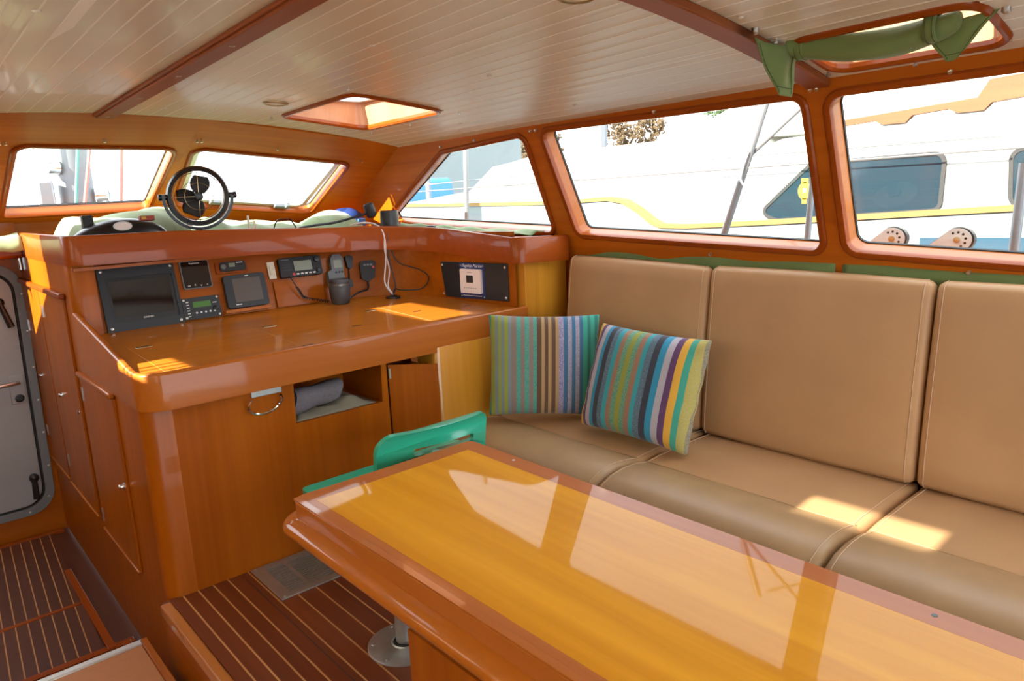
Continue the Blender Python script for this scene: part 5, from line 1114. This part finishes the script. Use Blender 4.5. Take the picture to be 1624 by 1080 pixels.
def tree(x, y, h, mat, label, seed):
    rg = random.Random(seed); t = thing('tree', label, 'tree', (x, y, -1.5), 'trees on the far shore')
    obj('trunk', TUBE([(x, y, -1.5), (x, y, h*.5)], 0.25, 8), 'foliage_brown', t); bm = bmesh.new()
    lumps = [Vector((max(-1.6, min(1.6, rg.gauss(0, 1)))*h*.15, max(-1.6, min(1.6, rg.gauss(0, 1)))*h*.15, h*(0.40+0.48*rg.random()))) for i in range(26)]
    for i in range(1800):                                     # leaf clumps scattered over the lumps of the crown
        d = Vector((rg.gauss(0, 1), rg.gauss(0, 1), rg.gauss(0, 1))).normalized(); c = Vector((x, y, 0))+rg.choice(lumps)+d*h*0.085*rg.uniform(0.5, 1.1); r = rg.uniform(0.08, 0.22)
        vs_ = [bm.verts.new(c+Vector(q)*r*rg.uniform(0.6, 1.3)) for q in ((1, 0, 0), (-1, 0, 0), (0, 1, 0), (0, -1, 0), (0, 0, 1), (0, 0, -1))]
        for f in ((0, 2, 4), (2, 1, 4), (1, 3, 4), (3, 0, 4), (2, 0, 5), (1, 2, 5), (3, 1, 5), (0, 3, 5)): bm.faces.new([vs_[k] for k in f])
    obj('crown', bm, mat, t, smooth=False)
for i, (x, y, h, m) in enumerate(((45, 62, 9.5, 'foliage'), (53, 56, 9.5, 'foliage_brown'), (58, 47.5, 9.5, 'foliage_brown'), (62, 38, 10, 'foliage'), (63, 13, 10, 'foliage'), (64, 26, 10, 'foliage'))):
    tree(x, y, h, m, ['dark green tree behind the quay shed', 'brown-leaved tree between two others on the far shore', 'brown-leaved tree beside a dark green one on the far shore', 'dark green tree beside the brown-leaved trees', 'dark green tree behind the cabin top of the moored yacht', 'dark green tree behind the canvas dodger of the moored yacht'][i], i)
struct(obj('far_shore', BOX(40, 75, -20, 70, -1.5, -1.0), 'dock_concrete', smooth=False))
# mast foot and lines ahead of the windscreen
ms = thing('mast_foot', 'grey mast foot with winches on the foredeck ahead of the windscreen', 'mast', (1.30, 7.0, 1.36))
obj('mast', TUBE([(1.36, 7.0, 1.36), (1.36, 7.0, 6)], 0.13, 24), 'mast_grey', ms)
for z, s in ((1.72, 1), (1.95, -1)): obj('winch', LATHE((1.36+0.13*s, 6.93, z), (0.9*s, -0.4, 0), [(0.06, 0), (0.05, 0.05), (0.055, 0.09), (0, 0.1)], n=16), 'chrome', ms)
obj('mast_collar', LATHE((1.36, 7.0, 1.36), (0, 0, 1), [(0.24, 0), (0.22, 0.20), (0.16, 0.30), (0.13, 0.31)], n=24), 'galv', ms)
obj('cheek_block', BOX(1.06, 1.18, 6.85, 7.0, 1.36, 1.85), 'galv', ms, bevel=0.02)
for i, (a, b, m, l) in enumerate((((1.14, 6.2, 1.37), (1.36, 6.25, 2.6), 'rope_green', 'dark green halyard ahead of the windscreen'), ((1.20, 6.3, 1.37), (1.50, 6.4, 2.6), 'rope_red', 'red halyard ahead of the windscreen'), ((1.02, 6.6, 1.37), (1.05, 6.6, 2.8), 'rope_white', 'white halyard beside the mast foot'), ((0.95, 6.9, 1.37), (0.99, 6.9, 2.8), 'rope_white', 'white line left of the mast foot'), ((1.62, 6.9, 1.37), (1.80, 6.9, 2.6), 'rope_red', 'pink line right of the mast foot'))):
    spar('halyard', a, b, 0.012, m, l, 'rope')
